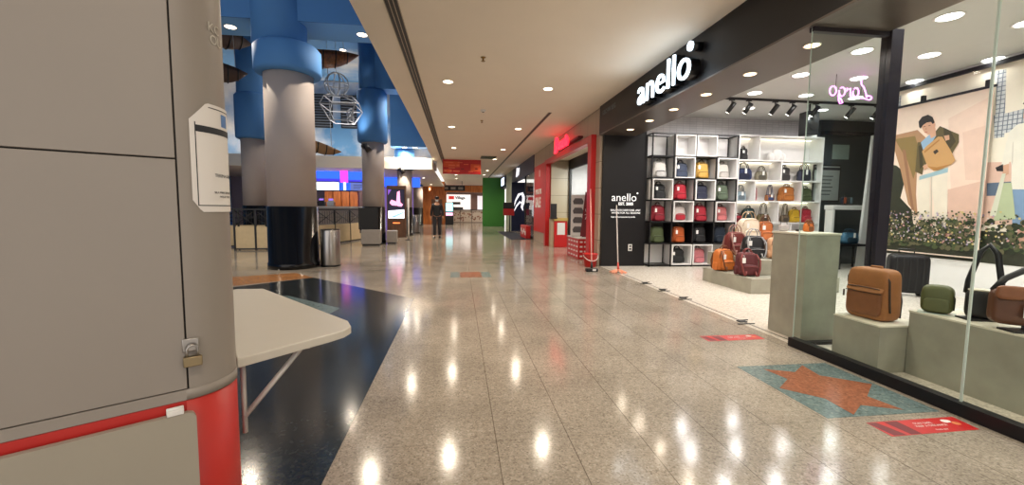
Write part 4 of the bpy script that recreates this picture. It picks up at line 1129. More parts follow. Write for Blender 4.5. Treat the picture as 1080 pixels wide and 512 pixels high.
# white lit wall shelf
WX0, WX1 = 6.235, 8.36
ZR = [0.16, 0.55, 1.00, 1.495, 1.965, 2.42, 2.97]
t = thing('display_shelf', 'white back-lit wall shelf with staggered compartments right of the black grid', 'shelf', (WX0, GY0 + 0.03, 0))
b = MB(m_shop_white)
for z in ZR: b.build if False else b.box(0, WX1 - WX0, 0, 0.38, z - 0.028, z)
b.build('shelf_board', None, t)
MB(m_shop_white).box(0, WX1 - WX0, 0.38, 0.40, 0, 2.97).build('back_panel', None, t)
DV = {5: (0.0, 0.50, 2.10), 4: (0.0, 1.07, 2.10), 3: (0.0, 0.44, 1.62, 2.10), 2: (0.0, 1.05, 2.10), 1: (0.0, 0.7, 1.4, 2.10), 0: (0.0, 1.05, 2.10)}
for k, xs in DV.items():
    for x in xs: MB(m_shop_white).box(x, x + 0.025, 0, 0.38, ZR[k], ZR[k + 1] - 0.028).build('divider', None, t)
m_led = mat('shelf_led', (255, 244, 214), emit=3.0)
for k in range(2, 6):
    MB(m_led).box(0.04, 2.08, 0.33, 0.36, ZR[k + 1] - 0.036, ZR[k + 1] - 0.0285).build('led_strip', None, t)
WY = GY0 + 0.22; GW = 'bags on the white lit shelf'
backpack('small black backpack alone in the top left box of the white shelf', (6.47, WY, 2.42), (26, 26, 28), 0.20, 0.12, 0.30, 0.1, GW)
t = thing('white_plaque', 'white rounded cloud-shaped plaque on the top shelf of the white unit', 'ornament', (7.32, WY, 2.42), 0)
MB(m_white_pl).ell((0, 0, 0.14), 0.14, 0.05, 0.14, 20, 10).ell((-0.13, 0, 0.10), 0.10, 0.045, 0.10, 18, 8).ell((0.13, 0, 0.10), 0.10, 0.045, 0.10, 18, 8).build('plaque', None, t)
handbag('navy blue tote on the second shelf of the white unit, far left', (6.50, WY, 1.965), (36, 46, 84), 0.42, 0.15, 0.28, 0, GW, 0.13)
handbag('khaki grey tote beside the navy tote on the second white shelf', (6.95, WY, 1.965), (120, 112, 92), 0.30, 0.13, 0.22, 0, GW, 0.12)
backpack('charcoal flap backpack on the second white shelf', (7.52, WY, 1.965), (56, 52, 50), 0.30, 0.15, 0.35, 0.1, GW)
handbag('dark navy tote with white tag at the right end of the second white shelf', (8.05, WY, 1.965), (34, 38, 58), 0.34, 0.14, 0.28, 0, GW, 0.14)
handbag('pale blue handbag with long handles on the third white shelf', (6.46, WY, 1.495), (150, 172, 184), 0.26, 0.12, 0.22, 0, GW, 0.15)
handbag('pink crossbody pouch on the third white shelf', (6.80, WY, 1.495), (218, 130, 140), 0.14, 0.08, 0.30, 0, GW, 0.04, tagged=False)
handbag('two-tone brown and navy shoulder bag on the third white shelf', (7.20, WY, 1.495), (150, 96, 56), 0.22, 0.12, 0.16, 0, GW, 0.22, trim=bagmat((50, 62, 100)))
backpack('caramel tan backpack on the third white shelf', (7.62, WY, 1.495), (176, 108, 48), 0.36, 0.17, 0.38, 0, GW)
backpack('dark green backpack at the right end of the third white shelf', (8.10, WY, 1.495), (74, 84, 50), 0.32, 0.16, 0.34, 0, GW, tagged=False)
handbag('red pouch bag on the fourth white shelf, far left', (6.40, WY, 1.0), (160, 40, 54), 0.24, 0.12, 0.16, 0, GW, 0.05, tagged=False)
backpack('dark teal bucket backpack on the fourth white shelf', (6.68, WY, 1.0), (28, 56, 58), 0.28, 0.16, 0.36, 0, GW)
handbag('olive shoulder bag with tall black handle on the fourth white shelf', (7.06, WY, 1.0), (110, 98, 64), 0.30, 0.13, 0.20, 0, GW, 0.26, trim=bagmat((60, 54, 44)))
handbag('maroon slim bag on the fourth white shelf', (7.40, WY, 1.0), (104, 38, 54), 0.13, 0.1, 0.28, 0, GW, 0.08, tagged=False)
handbag('striped grey shoulder bag with tall handle on the fourth white shelf', (7.62, WY, 1.0), (120, 104, 84), 0.22, 0.11, 0.18, 0, GW, 0.28, tagged=False)
backpack('mustard tall backpack on the fourth white shelf', (7.86, WY, 1.0), (196, 160, 40), 0.24, 0.14, 0.34, 0, GW, tagged=False)
backpack('cherry red backpack on the fourth white shelf, right end', (8.14, WY, 1.0), (176, 34, 52), 0.28, 0.16, 0.36, 0, GW, tagged=False)

# stepped podium and its bags
t = thing('stepped_podium', 'low grey two-step podium carrying leather bags before the shelves', 'podium', (4.37, 5.72, 0))
MB(m_concrete).box(0, 1.5, 0, 1.26, 0, 0.238, bev=0.006).build('lower_step', None, t)
MB(m_concrete).box(0.36, 1.5, 0.30, 1.70, 0.238, 0.48, bev=0.006).build('upper_step', None, t)
GP = 'bags on the stepped podium'
backpack('tan orange leather backpack with low straps at the left front of the podium', (4.50, 6.60, 0.24), (190, 104, 36), 0.38, 0.20, 0.40, 0.25, GP, slump=0.02, dangle=True)
backpack('dark burgundy backpack at the right front of the podium', (4.53, 6.05, 0.24), (84, 24, 28), 0.34, 0.20, 0.40, -0.2, GP, slump=0.03, dangle=True, trim=bagmat((120, 50, 46)))
backpack('black mouth-top backpack with white tags on the upper podium step', (4.90, 6.42, 0.48), (24, 25, 28), 0.36, 0.20, 0.40, -0.15, GP, style=1, trim=bagmat((150, 150, 150)), dangle=True)
backpack('oxblood backpack behind the orange one on the upper podium step', (4.92, 6.92, 0.48), (104, 34, 30), 0.38, 0.20, 0.44, 0.1, GP, style=1, trim=bagmat((150, 110, 100)), dangle=True)
backpack('blush peach backpack half hidden behind the tall plinth', (5.16, 6.25, 0.48), (206, 158, 122), 0.24, 0.18, 0.38, 0, GP, tagged=False)
backpack('cream quilted backpack at the top of the podium heap', (5.36, 7.17, 0.72), (222, 206, 184), 0.44, 0.22, 0.44, 0.1, GP, trim=bagmat((170, 140, 104)), style=1)
backpack('caramel backpack with looped handles right of the cream one', (5.66, 7.12, 0.72), (180, 100, 48), 0.26, 0.18, 0.38, -0.2, GP, style=1)
t = thing('display_riser', 'pale raised block behind the podium carrying the cream backpack', 'plinth', (5.35, 7.42, 0))
MB(m_shop_white).box(-0.12, 0.51, -0.56, -0.01, 0.48, 0.72, bev=0.005).build('riser_block', None, t)

# tall plinth at the entrance
t = thing('tall_plinth', 'tall concrete-look plinth with cream top at the shop entrance', 'plinth', (3.265, 3.555, 0))
MB(m_concrete).box(0, 0.36, 0, 0.43, 0.0, 1.03, bev=0.004).build('block', None, t)
MB(m_cream_top).box(-0.008, 0.366, -0.006, 0.44, 1.03, 1.05, bev=0.003).build('top', None, t)
t = thing('small_pouch', 'tiny white tagged pouch at the back edge of the tall plinth', 'pouch', (3.335, 3.93, 1.05), 0)
MB(bagmat((198, 192, 196))).soft((0, 0, 0), 0.10, 0.05, 0.07, 4).build('body', None, t)
MB(m_ink).tube([(-0.04, 0, 0.065), (-0.03, 0, 0.11), (0.03, 0, 0.11), (0.04, 0, 0.065)], 0.003, 5).build('strap', None, t)
t = thing('small_pouch', 'tiny black key pouch on the tall plinth top', 'pouch', (3.44, 3.86, 1.05), 0.2)
MB(bagmat((30, 28, 28))).soft((0, 0, 0), 0.05, 0.03, 0.025, 4).build('body', None, t)
MB(m_steel).tube([(0.03 + 0.012 * math.cos(a), 0, 0.012 + 0.012 * math.sin(a)) for a in [2 * PI * i / 12 for i in range(12)]], 0.002, 5, True).build('ring', None, t)
handbag('small orange pouch bag at the glass end of the tall plinth', (3.52, 3.82, 1.05), (226, 118, 48), 0.11, 0.07, 0.09, 0.2, None, 0.03, tagged=False, name='small_handbag')

# display window plinths and bags
t = thing('window_plinth', 'low concrete-look window plinth under the brown backpack', 'plinth', (3.215, 2.765, 0))
MB(m_concrete).box(0, 0.42, 0, 0.40, 0.0, 0.365, bev=0.003).build('block', None, t)
MB(m_cream_top).box(-0.003, 0.423, -0.003, 0.403, 0.365, 0.377).build('top', None, t)
t = thing('window_plinth', 'long higher concrete-look window plinth under the olive pouch', 'plinth', (3.455, -0.2, 0))
MB(m_concrete).box(0, 0.44, 0, 2.96, 0.0, 0.488, bev=0.003).build('block', None, t)
MB(m_cream_top).box(-0.003, 0.443, 0, 2.963, 0.488, 0.50).build('top', None, t)

m_tan = bagmat((150, 96, 50)); m_dkbr = bagmat((52, 32, 22))
t = thing('backpack', 'large tan brown leather-look backpack on the low window plinth', 'backpack', (3.40, 3.005, 0.377), 0.0)
# front faces the corridor and a little toward the viewer
t.rotation_euler = (0, 0, -1.5)
m_tan_d = bagmat((122, 74, 40))
MB(m_tan).soft((0, 0.0, 0), 0.335, 0.185, 0.42, 7.0, 0.03, 0.10, 0.0, 11, None, 0.006).build('body', None, t)
MB(m_tan_d).soft((0, -0.078, 0.035), 0.275, 0.055, 0.235, 7.0, 0.02, 0.1, 0.0, 8, None, 0.006).build('front_pocket', None, t)
MB(m_tan).soft((0, -0.090, 0.225), 0.29, 0.06, 0.05, 5.0, 0.02, 0.6, 0.02, 8).build('pocket_flap', None, t)
zp = [(0.168, -0.04, 0.08), (0.168, -0.055, 0.20), (0.163, -0.06, 0.33), (0.14, -0.062, 0.375), (0.08, -0.064, 0.39), (-0.08, -0.064, 0.39), (-0.14, -0.062, 0.375), (-0.162, -0.06, 0.33), (-0.165, -0.055, 0.28)]
MB(m_dkbr).tube(zp, 0.008, 8).build('zipper', None, t)
MB(m_dkbr).tube([(-0.13, -0.106, 0.262), (0, -0.112, 0.266), (0.13, -0.106, 0.262)], 0.004, 6).tube([(-0.14, -0.108, 0.224), (0.14, -0.108, 0.224)], 0.004, 6).build('piping', None, t)
MB(m_dkbr).box(-0.172, -0.166, -0.10, -0.085, 0.16, 0.215, bev=0.002).build('zip_pull', None, t)
MB(m_tan).tube([(-0.05, 0.02, 0.395), (-0.04, 0.02, 0.43), (0.04, 0.02, 0.43), (0.05, 0.02, 0.395)], 0.009, 8).build('handle', None, t)
for s in (-1, 1):
    MB(m_black_metal).tube([(s * 0.07, 0.075, 0.36), (s * 0.10, 0.115, 0.30), (s * 0.12, 0.125, 0.16), (s * 0.14, 0.09, 0.03)], 0.013, 6, False, 1.8).build('shoulder_strap', None, t)

t = thing('toiletry_pouch', 'olive green nylon pouch on the long window plinth behind the glass joint', 'pouch', (3.555, 2.655, 0.50), -1.0)
m_ol = bagmat((84, 88, 50), 0.5)
MB(m_ol).soft((0, 0, 0.006), 0.185, 0.13, 0.21, 4.0, 0.06, 0.12, 0.0, 8, None, 0.02).build('body', None, t)
MB(m_ol).soft((0, -0.058, 0.02), 0.15, 0.03, 0.10, 4.0, 0.05, 0.1, 0, 6, None, 0.02).build('front_pocket', None, t)
MB(bagmat((40, 42, 26))).tube([(0.09, -0.03, 0.04), (0.092, -0.035, 0.13), (0.07, -0.035, 0.165), (0, -0.036, 0.175), (-0.07, -0.035, 0.165), (-0.09, -0.03, 0.13)], 0.005, 6).build('zipper', None, t)
MB(m_glass_edge).box(-0.10, 0.10, -0.06, 0.06, 0.0, 0.006).build('acrylic_base', None, t)

t = thing('messenger_bag', 'black box-shaped shoulder bag standing behind the brown satchel', 'bag', (3.67, 2.465, 0.512), -0.9)
m_bk = bagmat((24, 22, 22), 0.5)
MB(m_bk).soft((0, 0, 0), 0.17, 0.10, 0.20, 6.0, 0.02, 0.05).build('body', None, t)
MB(m_cream_top).soft((0, 0.0, 0.192), 0.15, 0.085, 0.014, 6.0).build('zip_band', None, t)
MB(m_black_metal).tube([(-0.08, 0, 0.17), (-0.075, 0, 0.26), (-0.03, 0, 0.47), (0.01, 0, 0.52), (0.05, 0, 0.46), (0.08, 0, 0.26), (0.08, 0, 0.17)], 0.013, 6, False, 1.5).build('strap', None, t)
t = thing('satchel', 'brown leather satchel with white tag on the right of the window plinth', 'bag', (3.61, 2.195, 0.535), -0.62)
m_sat = bagmat((92, 54, 34), 0.45); m_sat2 = bagmat((128, 76, 44), 0.45)
MB(m_sat).soft((0.03, 0, 0), 0.40, 0.11, 0.235, 7.0, 0.02, 0.08, 0, 10).build('body', None, t)
MB(m_sat2).soft((-0.09, -0.045, 0.165), 0.15, 0.05, 0.09, 4.5, 0.1, 0.3).build('flap', None, t)
MB(m_sat2).soft((0.11, -0.045, 0.165), 0.20, 0.05, 0.085, 4.5, 0.1, 0.3).build('flap', None, t)
MB(bagmat((60, 34, 22))).tube([(-0.15, -0.05, 0.165), (0.22, -0.05, 0.165)], 0.004, 6).build('piping', None, t)
MB(m_black_metal).tube([(-0.02, 0, 0.225), (0.0, 0, 0.27), (0.07, 0, 0.295), (0.14, 0, 0.27), (0.16, 0, 0.225)], 0.012, 8).build('handle', None, t)
MB(m_black_metal).tube([(-0.15, 0.02, 0.21), (-0.10, 0.03, 0.29), (0.02, 0.05, 0.37), (0.16, 0.07, 0.47), (0.24, 0.07, 0.42)], 0.012, 6, False, 1.8).build('strap', None, t)
g = MB(m_tag).box(-0.045, 0.0, -0.082, -0.078, 0.06, 0.14).tube([(-0.02, -0.08, 0.14), (-0.01, -0.06, 0.19)], 0.002, 4); g.use(m_ink).box(-0.035, -0.012, -0.0825, -0.082, 0.085, 0.092); g.build('hang_tag', None, t)
for i, (x, y, l) in enumerate(((3.66, 2.46, 'flat black display stand under the black shoulder bag'), (3.58, 2.17, 'flat black display stand under the brown satchel'))):
    t = thing('bag_stand', l, 'display stand', (x, y, 0.50), -0.3, 'bag stands in the window')
    MB(m_black_metal).box(-0.11, 0.11, -0.06, 0.06, 0.0, 0.012, bev=0.002).build('base', None, t)
    MB(m_black_metal).cyl((0.0, 0.02, 0.01), (0.0, 0.02, 0.035), 0.008, seg=10).build('stem', None, t)

# black suitcase on the floor under the poster
t = thing('suitcase', 'black hard-shell suitcase on the shop floor below the poster', 'suitcase', (6.72, 5.45, 0), -0.6)
MB(m_black).soft((0, 0, 0.05), 0.46, 0.26, 0.58, 8.0, 0, 0, 0, 8).build('shell', None, t)
b = MB(m_black_metal)
for k in range(5): b.box(-0.16 + k * 0.075, -0.145 + k * 0.075, -0.135, -0.128, 0.10, 0.58)
b.build('rib', None, t)
for sx in (-1, 1):
    for sy in (-1, 1): MB(m_black_metal).cyl((sx * 0.17, sy * 0.08 - 0.012, 0.028), (sx * 0.17, sy * 0.08 + 0.012, 0.028), 0.028, seg=14).build('wheel', None, t)
MB(m_dsteel).tube([(-0.09, 0.08, 0.62), (-0.09, 0.08, 0.70), (0.09, 0.08, 0.70), (0.09, 0.08, 0.62)], 0.01, 8).build('handle', None, t)

# mural print on the partition and hanging poster before it
def picture(name, X, shapes, parent, base):
    b = MB(base[0]); y0, y1, z0, z1 = base[1:]
    b.poly([(X, y1, z0), (X, y0, z0), (X, y0, z1), (X, y1, z1)])
    for i, (m, pts) in enumerate(shapes):
        b.use(m); b.poly([(X - 0.0004 * (i + 1), y, z) for y, z in pts])
    return b, len(shapes)
def flowers(b, X, k0, y0, y1, z0, z1, n, seed, cols, r=(0.012, 0.035)):
    rr = random.Random(seed)
    for k in range(n):
        cy, cz, rad = rr.uniform(y0, y1), z0 + (z1 - z0) * rr.random() ** 1.3, rr.uniform(*r)
        a0 = rr.random(); b.use(cols[rr.randrange(len(cols))])
        b.poly([(X - 0.0004 * k0 - 0.00001 * k, cy + rad * (0.7 + 0.3 * rr.random()) * math.cos(a0 + 2 * PI * i / 7), cz + rad * (0.7 + 0.3 * rr.random()) * math.sin(a0 + 2 * PI * i / 7)) for i in range(7)])
def pm(n, rgb): return mat('print_' + n, rgb, 0.45, noise=0.10, nscale=6)
FL = [pm('flower_white', (214, 204, 196)), pm('flower_pink', (196, 150, 146)), pm('flower_lilac', (164, 148, 176)), pm('flower_yellow', (200, 180, 120)), pm('leaf_green', (72, 84, 52)), pm('leaf_dark', (42, 50, 34)), pm('leaf_dark', (42, 50, 34)), pm('leaf_olive', (96, 92, 66)), pm('leaf_dark', (42, 50, 34)), pm('leaf_green', (72, 84, 52))]
m_hedge = mat('print_hedge', (46, 48, 34), 0.5, noise=0.5, nscale=14)
m_tower = tile_mat('print_tower', (196, 198, 200), (104, 112, 124), 0.05, 0.06, 0.5)
mu = thing('mural_print', 'large wall print of pale sky, towers and garden with a figure in a white coat', 'wall print', (0, 0, 0))
sh_ = [(pm('haze_pink', (222, 186, 168)), [(6.6, 1.1), (4.2, 1.1), (4.2, 1.9), (6.6, 2.1)]),
 (m_tower, [(5.07, 3.23), (4.97, 3.22), (4.92, 2.3), (5.03, 2.3)]), (m_tower, [(5.06, 2.62), (4.91, 2.62), (4.74, 2.64), (4.72, 2.37), (5.03, 2.34)]), (m_tower, [(6.48, 3.22), (6.34, 3.23), (6.33, 3.03), (6.24, 3.03), (6.23, 2.7), (6.47, 2.7)]),
 (pm('window_blue', (96, 110, 130)), [(5.06, 1.68), (4.6, 1.69), (4.6, 1.50), (5.05, 1.5)]),
 (m_hedge, [(6.6, 0.55), (-0.9, 0.55), (-0.9, 1.02), (6.6, 1.0)]),
 (pm('terracotta', (190, 146, 128)), [(4.73, 1.39), (4.43, 1.41), (4.38, 0.82), (4.65, 0.79)]),
 (pm('jean_blue', (120, 146, 176)), [(4.80, 1.76), (4.65, 1.75), (4.62, 1.1), (4.74, 1.1)]),
 (pm('coat_white', (226, 220, 206)), [(4.89, 2.23), (4.87, 2.36), (4.80, 2.44), (4.68, 2.46), (4.54, 2.39), (4.44, 2.04), (4.42, 1.56), (4.79, 1.58), (4.81, 1.9)]),
 (pm('coat_fold', (200, 192, 178)), [(4.825, 2.22), (4.815, 2.22), (4.80, 1.95), (4.81, 1.9)]),
 (pm('coat_white', (226, 220, 206)), [(4.89, 2.23), (4.82, 2.22), (4.84, 1.89), (4.90, 1.82), (4.92, 1.9)]),
 (pm('skin_print', (206, 160, 132)), [(4.91, 1.91), (4.84, 1.93), (4.83, 1.79), (4.89, 1.76)]),
 (pm('skin_print', (206, 160, 132)), [(4.74, 2.68), (4.62, 2.68), (4.60, 2.47), (4.69, 2.44), (4.74, 2.52)]),
 (pm('hair_print', (34, 28, 26)), [(4.76, 2.70), (4.72, 2.79), (4.62, 2.78), (4.57, 2.66), (4.60, 2.62), (4.70, 2.69)]),
 (pm('glove_dark', (40, 36, 36)), [(4.98, 1.89), (4.90, 1.93), (4.89, 1.83), (4.96, 1.84)]),
 (pm('tote_green', (176, 186, 150)), [(4.90, 1.67), (4.79, 1.67), (4.71, 1.18), (4.94, 1.15)]),
 (pm('tote_strap', (206, 206, 186)), [(4.90, 1.8), (4.86, 1.8), (4.92, 1.22), (4.99, 1.22)])]
b, n = picture('p', 7.416, sh_, mu, (pm('sky_cream', (232, 222, 204)), -0.9, 6.6, 0.55, 3.3))
flowers(b, 7.416, n + 2, 3.6, 5.1, 0.72, 1.15, 240, 15, [FL[4], FL[5], FL[7]], (0.02, 0.05))
flowers(b, 7.416, n + 10, 3.6, 5.1, 0.80, 1.28, 320, 5, FL, (0.007, 0.020))
b.build('printed_sheet', None, mu)
po = thing('hanging_poster', 'hanging poster of a model in olive jacket holding a tan bag over flowers', 'poster', (0, 0, 0))
sk_ = pm('skin_print', (206, 160, 132)); olv = pm('jacket_olive', (96, 84, 54)); olv2 = pm('jacket_shadow', (66, 58, 38))
sh_ = [(pm('haze_rose', (230, 202, 184)), [(5.57, 2.68), (5.04, 2.9), (5.04, 1.3), (5.43, 1.4)]), (pm('haze_rose_deep', (222, 190, 172)), [(5.37, 2.44), (5.1, 2.49), (5.06, 1.72), (5.28, 1.74)]),
 (pm('ruin_pink', (214, 178, 160)), [(5.49, 1.61), (5.04, 1.72), (5.04, 0.9), (5.44, 0.9)]),
 (m_hedge, [(6.44, 2.10), (6.28, 2.05), (6.1, 1.9), (6.17, 1.5), (5.98, 1.3), (5.9, 0.9), (6.44, 0.9)]),
 (pm('drape_tan', (172, 132, 98)), [(6.42, 2.56), (5.99, 2.59), (5.80, 2.38), (5.95, 2.0), (5.93, 1.55), (5.88, 1.2), (6.04, 1.4), (6.2, 1.96)]),
 (pm('drape_olive', (134, 112, 66)), [(6.34, 2.50), (6.02, 2.50), (5.92, 2.2), (5.99, 1.8), (6.10, 2.1)]),
 (pm('drape_fold', (148, 108, 80)), [(6.20, 2.3), (6.15, 2.3), (5.94, 1.3), (5.98, 1.3)]),
 (m_hedge, [(6.44, 0.62), (5.06, 0.62), (5.06, 0.92), (6.44, 0.95)]),
 (pm('trouser_cream', (226, 214, 196)), [(5.92, 1.78), (5.89, 1.84), (5.75, 1.84), (5.72, 1.4), (5.67, 0.98), (5.82, 0.94), (5.89, 1.4)]),
 (pm('trouser_cream', (226, 214, 196)), [(5.75, 1.84), (5.51, 1.91), (5.49, 1.54), (5.45, 0.98), (5.60, 0.94), (5.66, 1.4)]),
 (pm('trouser_fold', (196, 184, 168)), [(5.735, 1.82), (5.715, 1.82), (5.665, 1.1), (5.675, 1.0)]),
 (pm('belt_blue', (150, 178, 186)), [(5.90, 1.84), (5.51, 1.94), (5.51, 1.87), (5.90, 1.78)]),
 (pm('shoe_pink', (196, 140, 124)), [(5.91, 0.89), (5.80, 0.96), (5.67, 0.97), (5.66, 0.89)]), (pm('shoe_pink', (196, 140, 124)), [(5.61, 0.9), (5.59, 0.96), (5.44, 0.96), (5.43, 0.89)]),
 (olv, [(5.97, 2.39), (5.86, 2.38), (5.83, 2.15), (5.86, 1.86), (5.97, 1.92)]),
 (olv, [(5.89, 2.19), (5.97, 2.36), (5.84, 2.43), (5.74, 2.50), (5.67, 2.59), (5.52, 2.49), (5.41, 2.42), (5.40, 2.3), (5.46, 2.17), (5.52, 2.01), (5.70, 1.94), (5.84, 2.02)]),
 (olv2, [(5.62, 2.56), (5.52, 2.49), (5.44, 2.32), (5.52, 2.2), (5.60, 2.42)]), (olv2, [(5.95, 2.33), (5.90, 2.35), (5.86, 2.0), (5.90, 1.95)]),
 (pm('shirt_blue', (140, 170, 196)), [(5.92, 2.38), (5.79, 2.50), (5.71, 2.45), (5.80, 2.28), (5.88, 2.26)]),
 (sk_, [(5.82, 2.55), (5.73, 2.58), (5.71, 2.45), (5.78, 2.42)]),
 (sk_, [(5.93, 2.62), (5.88, 2.72), (5.76, 2.71), (5.73, 2.62), (5.75, 2.50), (5.82, 2.48), (5.88, 2.53)]),
 (pm('hair_print', (34, 28, 26)), [(5.965, 2.63), (5.98, 2.72), (5.935, 2.785), (5.85, 2.80), (5.78, 2.75), (5.745, 2.66), (5.77, 2.64), (5.80, 2.68), (5.86, 2.68), (5.91, 2.65), (5.94, 2.60)]),
 (pm('brow', (60, 44, 38)), [(5.905, 2.625), (5.87, 2.628), (5.87, 2.62), (5.905, 2.617)]), (pm('brow', (60, 44, 38)), [(5.83, 2.63), (5.80, 2.628), (5.80, 2.62), (5.83, 2.62)]),
 (pm('lip', (176, 96, 84)), [(5.875, 2.535), (5.835, 2.538), (5.835, 2.526), (5.875, 2.524)]), (pm('nose_shade', (188, 140, 112)), [(5.865, 2.60), (5.85, 2.60), (5.85, 2.565), (5.868, 2.565)]),
 (pm('bag_tan', (194, 150, 98)), [(5.89, 2.23), (5.84, 2.30), (5.68, 2.43), (5.62, 2.42), (5.50, 2.21), (5.42, 2.04), (5.47, 1.98), (5.64, 1.91), (5.70, 1.91), (5.79, 1.98)]),
 (pm('bag_tan_dark', (168, 118, 62)), [(5.86, 2.23), (5.66, 2.39), (5.65, 2.37), (5.85, 2.20)]), (pm('bag_tan_dark', (168, 118, 62)), [(5.79, 1.99), (5.70, 1.92), (5.64, 1.92), (5.47, 1.99), (5.66, 1.96)]),
 (pm('bag_label', (52, 42, 34)), [(5.73, 2.21), (5.68, 2.24), (5.65, 2.20), (5.70, 2.16)]),
 (sk_, [(5.60, 2.43), (5.53, 2.43), (5.52, 2.36), (5.57, 2.35)]), (sk_, [(5.86, 2.0), (5.80, 2.03), (5.78, 1.96), (5.83, 1.93)])]
b, n = picture('p', 7.36, sh_, po, (pm('sky_peach', (236, 214, 196)), 5.04, 6.46, 0.6, 3.0))
flowers(b, 7.36, n + 2, 5.08, 6.40, 0.72, 1.15, 380, 19, [FL[4], FL[5], FL[7]], (0.02, 0.05))
flowers(b, 7.36, n + 14, 5.08, 6.40, 0.80, 1.28, 620, 9, FL, (0.007, 0.020))
b.build('printed_sheet', None, po)
MB(m_black_metal).box(7.345, 7.37, 5.02, 6.50, 3.0, 3.035).build('rail', None, po)
for y in (5.95, 5.12):
    MB(m_black_metal).box(7.34, 7.40, y - 0.02, y + 0.02, 3.03, 3.12).build('clip', None, po)

# dark back corner: goods, and glass reflections (notice, rail, white panel) built as objects
t = thing('reflected_notice', 'framed grey notice sheet, a glass reflection built solid on the dark back wall', 'notice', (8.62, 8.93, 1.50))
MB(m_dsteel).box(-0.36, 0.36, 0, 0.015, 0, 0.86).build('frame', None, t)
b = MB(mat('notice_grey', (150, 156, 152), 0.6)).box(-0.33, 0.33, -0.004, 0, 0.03, 0.83).use(m_ink).box(-0.33, 0.33, -0.007, -0.004, 0.74, 0.80)
for k in range(6): b.box(-0.26, 0.1 + 0.03 * (k % 3), -0.007, -0.004, 0.16 + k * 0.085, 0.18 + k * 0.085)
b.build('sheet', None, t)
t = thing('notice_sheet', 'small pale sheet higher up on the dark back wall', 'notice', (8.95, 8.94, 2.5))
MB(mat('notice_pale', (150, 168, 160), 0.6)).box(-0.22, 0.22, -0.004, 0, 0, 0.34).build('sheet', None, t)
t = thing('reflected_rail', 'white horizontal rail, a glass reflection built solid across the dark back corner', 'shelf', (9.2, 8.6, 1.36))
MB(m_shop_white).box(-0.8, 0.75, -0.12, 0.12, -0.05, 0.05, bev=0.01).build('rail', None, t)
for x in (-0.78, 0.73): MB(m_shop_white).box(x, x + 0.05, -0.1, 0.1, -1.355, -0.05).build('leg', None, t)
t = thing('reflected_panel', 'tall white tapered panel, a glass reflection built solid in the dark back corner', 'panel', (9.05, 8.3, 0.005))
MB(m_shop_white).prism([(-0.12, 0, 0), (0.10, 0, 0), (0.14, 0, 2.95), (0.04, 0, 2.95)], (0, 0.06, 0)).build('panel', None, t)
MB(m_dsteel).box(-0.14, 0.14, -0.03, 0.09, 0, 0.012).build('foot', None, t)
t = thing('accessory_rack', 'black accessory rack holding small dark pieces on the back counter rail', 'rack', (8.75, 8.55, 1.41))
MB(m_black_metal).box(-0.14, 0.14, -0.06, 0.06, 0, 0.02).cyl((0, 0, 0.02), (0, 0, 0.24), 0.012, seg=10).box(-0.16, 0.16, -0.012, 0.012, 0.0, 0.02).build('stand', None, t)
for k in range(4): MB(bagmat(((40, 44, 60), (150, 70, 40), (60, 60, 60), (90, 110, 120))[k])).soft((-0.12 + 0.08 * k, -0.05, 0.04), 0.06, 0.03, 0.14, 4).build('keyholder', None, t)
handbag('blue duffel bag on the dark back floor by the white panel', (8.62, 8.25, 0.55), (62, 104, 130), 0.40, 0.2, 0.26, 0, None, 0.08, name='duffel_bag')
t = thing('low_display_table', 'low dark display table at the back carrying the blue duffel', 'table', (8.62, 8.25, 0))
MB(m_black).box(-0.4, 0.34, -0.2, 0.2, 0.51, 0.55).build('tabletop', None, t)
for sx in (-0.37, 0.31):
    for sy in (-0.17, 0.17): MB(m_black_metal).box(sx - 0.015, sx + 0.015, sy - 0.015, sy + 0.015, 0, 0.51).build('leg', None, t)
t = thing('loudspeaker', 'black loudspeaker box high beside the white shelf', 'speaker', (6.95, 7.7, 2.78))
MB(m_black_metal).box(-0.12, 0.12, -0.12, 0.12, 0.0, 0.46, bev=0.012).build('cabinet', None, t)
MB(m_dsteel).cyl((0, -0.122, 0.16), (0, -0.13, 0.16), 0.085, seg=24).cyl((0, -0.122, 0.34), (0, -0.13, 0.34), 0.04, seg=20).build('driver', None, t)
MB(m_black_metal).cyl((0, 0, 0.46), (0, 0, 0.62), 0.015, seg=10).build('bracket', None, t)
# track with spot heads
t = thing('light_track', 'black ceiling light track with spot heads across the bag shop', 'track light', (5.0, 7.5, 3.36))
MB(m_black_metal).box(-0.05, 3.5, -0.018, 0.018, 0, 0.04).build('track', None, t)
for i, x in enumerate((0.13, 0.48, 1.03, 1.39, 1.9, 2.67, 3.25)):
    h = MB(m_black_metal).box(x - 0.05, x + 0.05, -0.02, 0.02, -0.02, 0.0).cyl((x, 0, -0.02), (x, 0, -0.07), 0.01, seg=8).cyl((x + 0.03, -0.04, -0.06), (x - 0.05, 0.05, -0.23), 0.042, 0.042, 18)
    hd = h.build('spot_head', None, t)
    spot(hd, (x - 0.058, 0.06, -0.25), 17, COOL, 1.3, 0.8, 0.04, rot=(math.radians(62), 0, 0.15))
    MB(mat('spot_glow', (255, 248, 236), emit=3.0)).cyl((x - 0.0502, 0.0502, -0.2305), (x - 0.0524, 0.0527, -0.235), 0.034, seg=16).build('lens', None, hd)
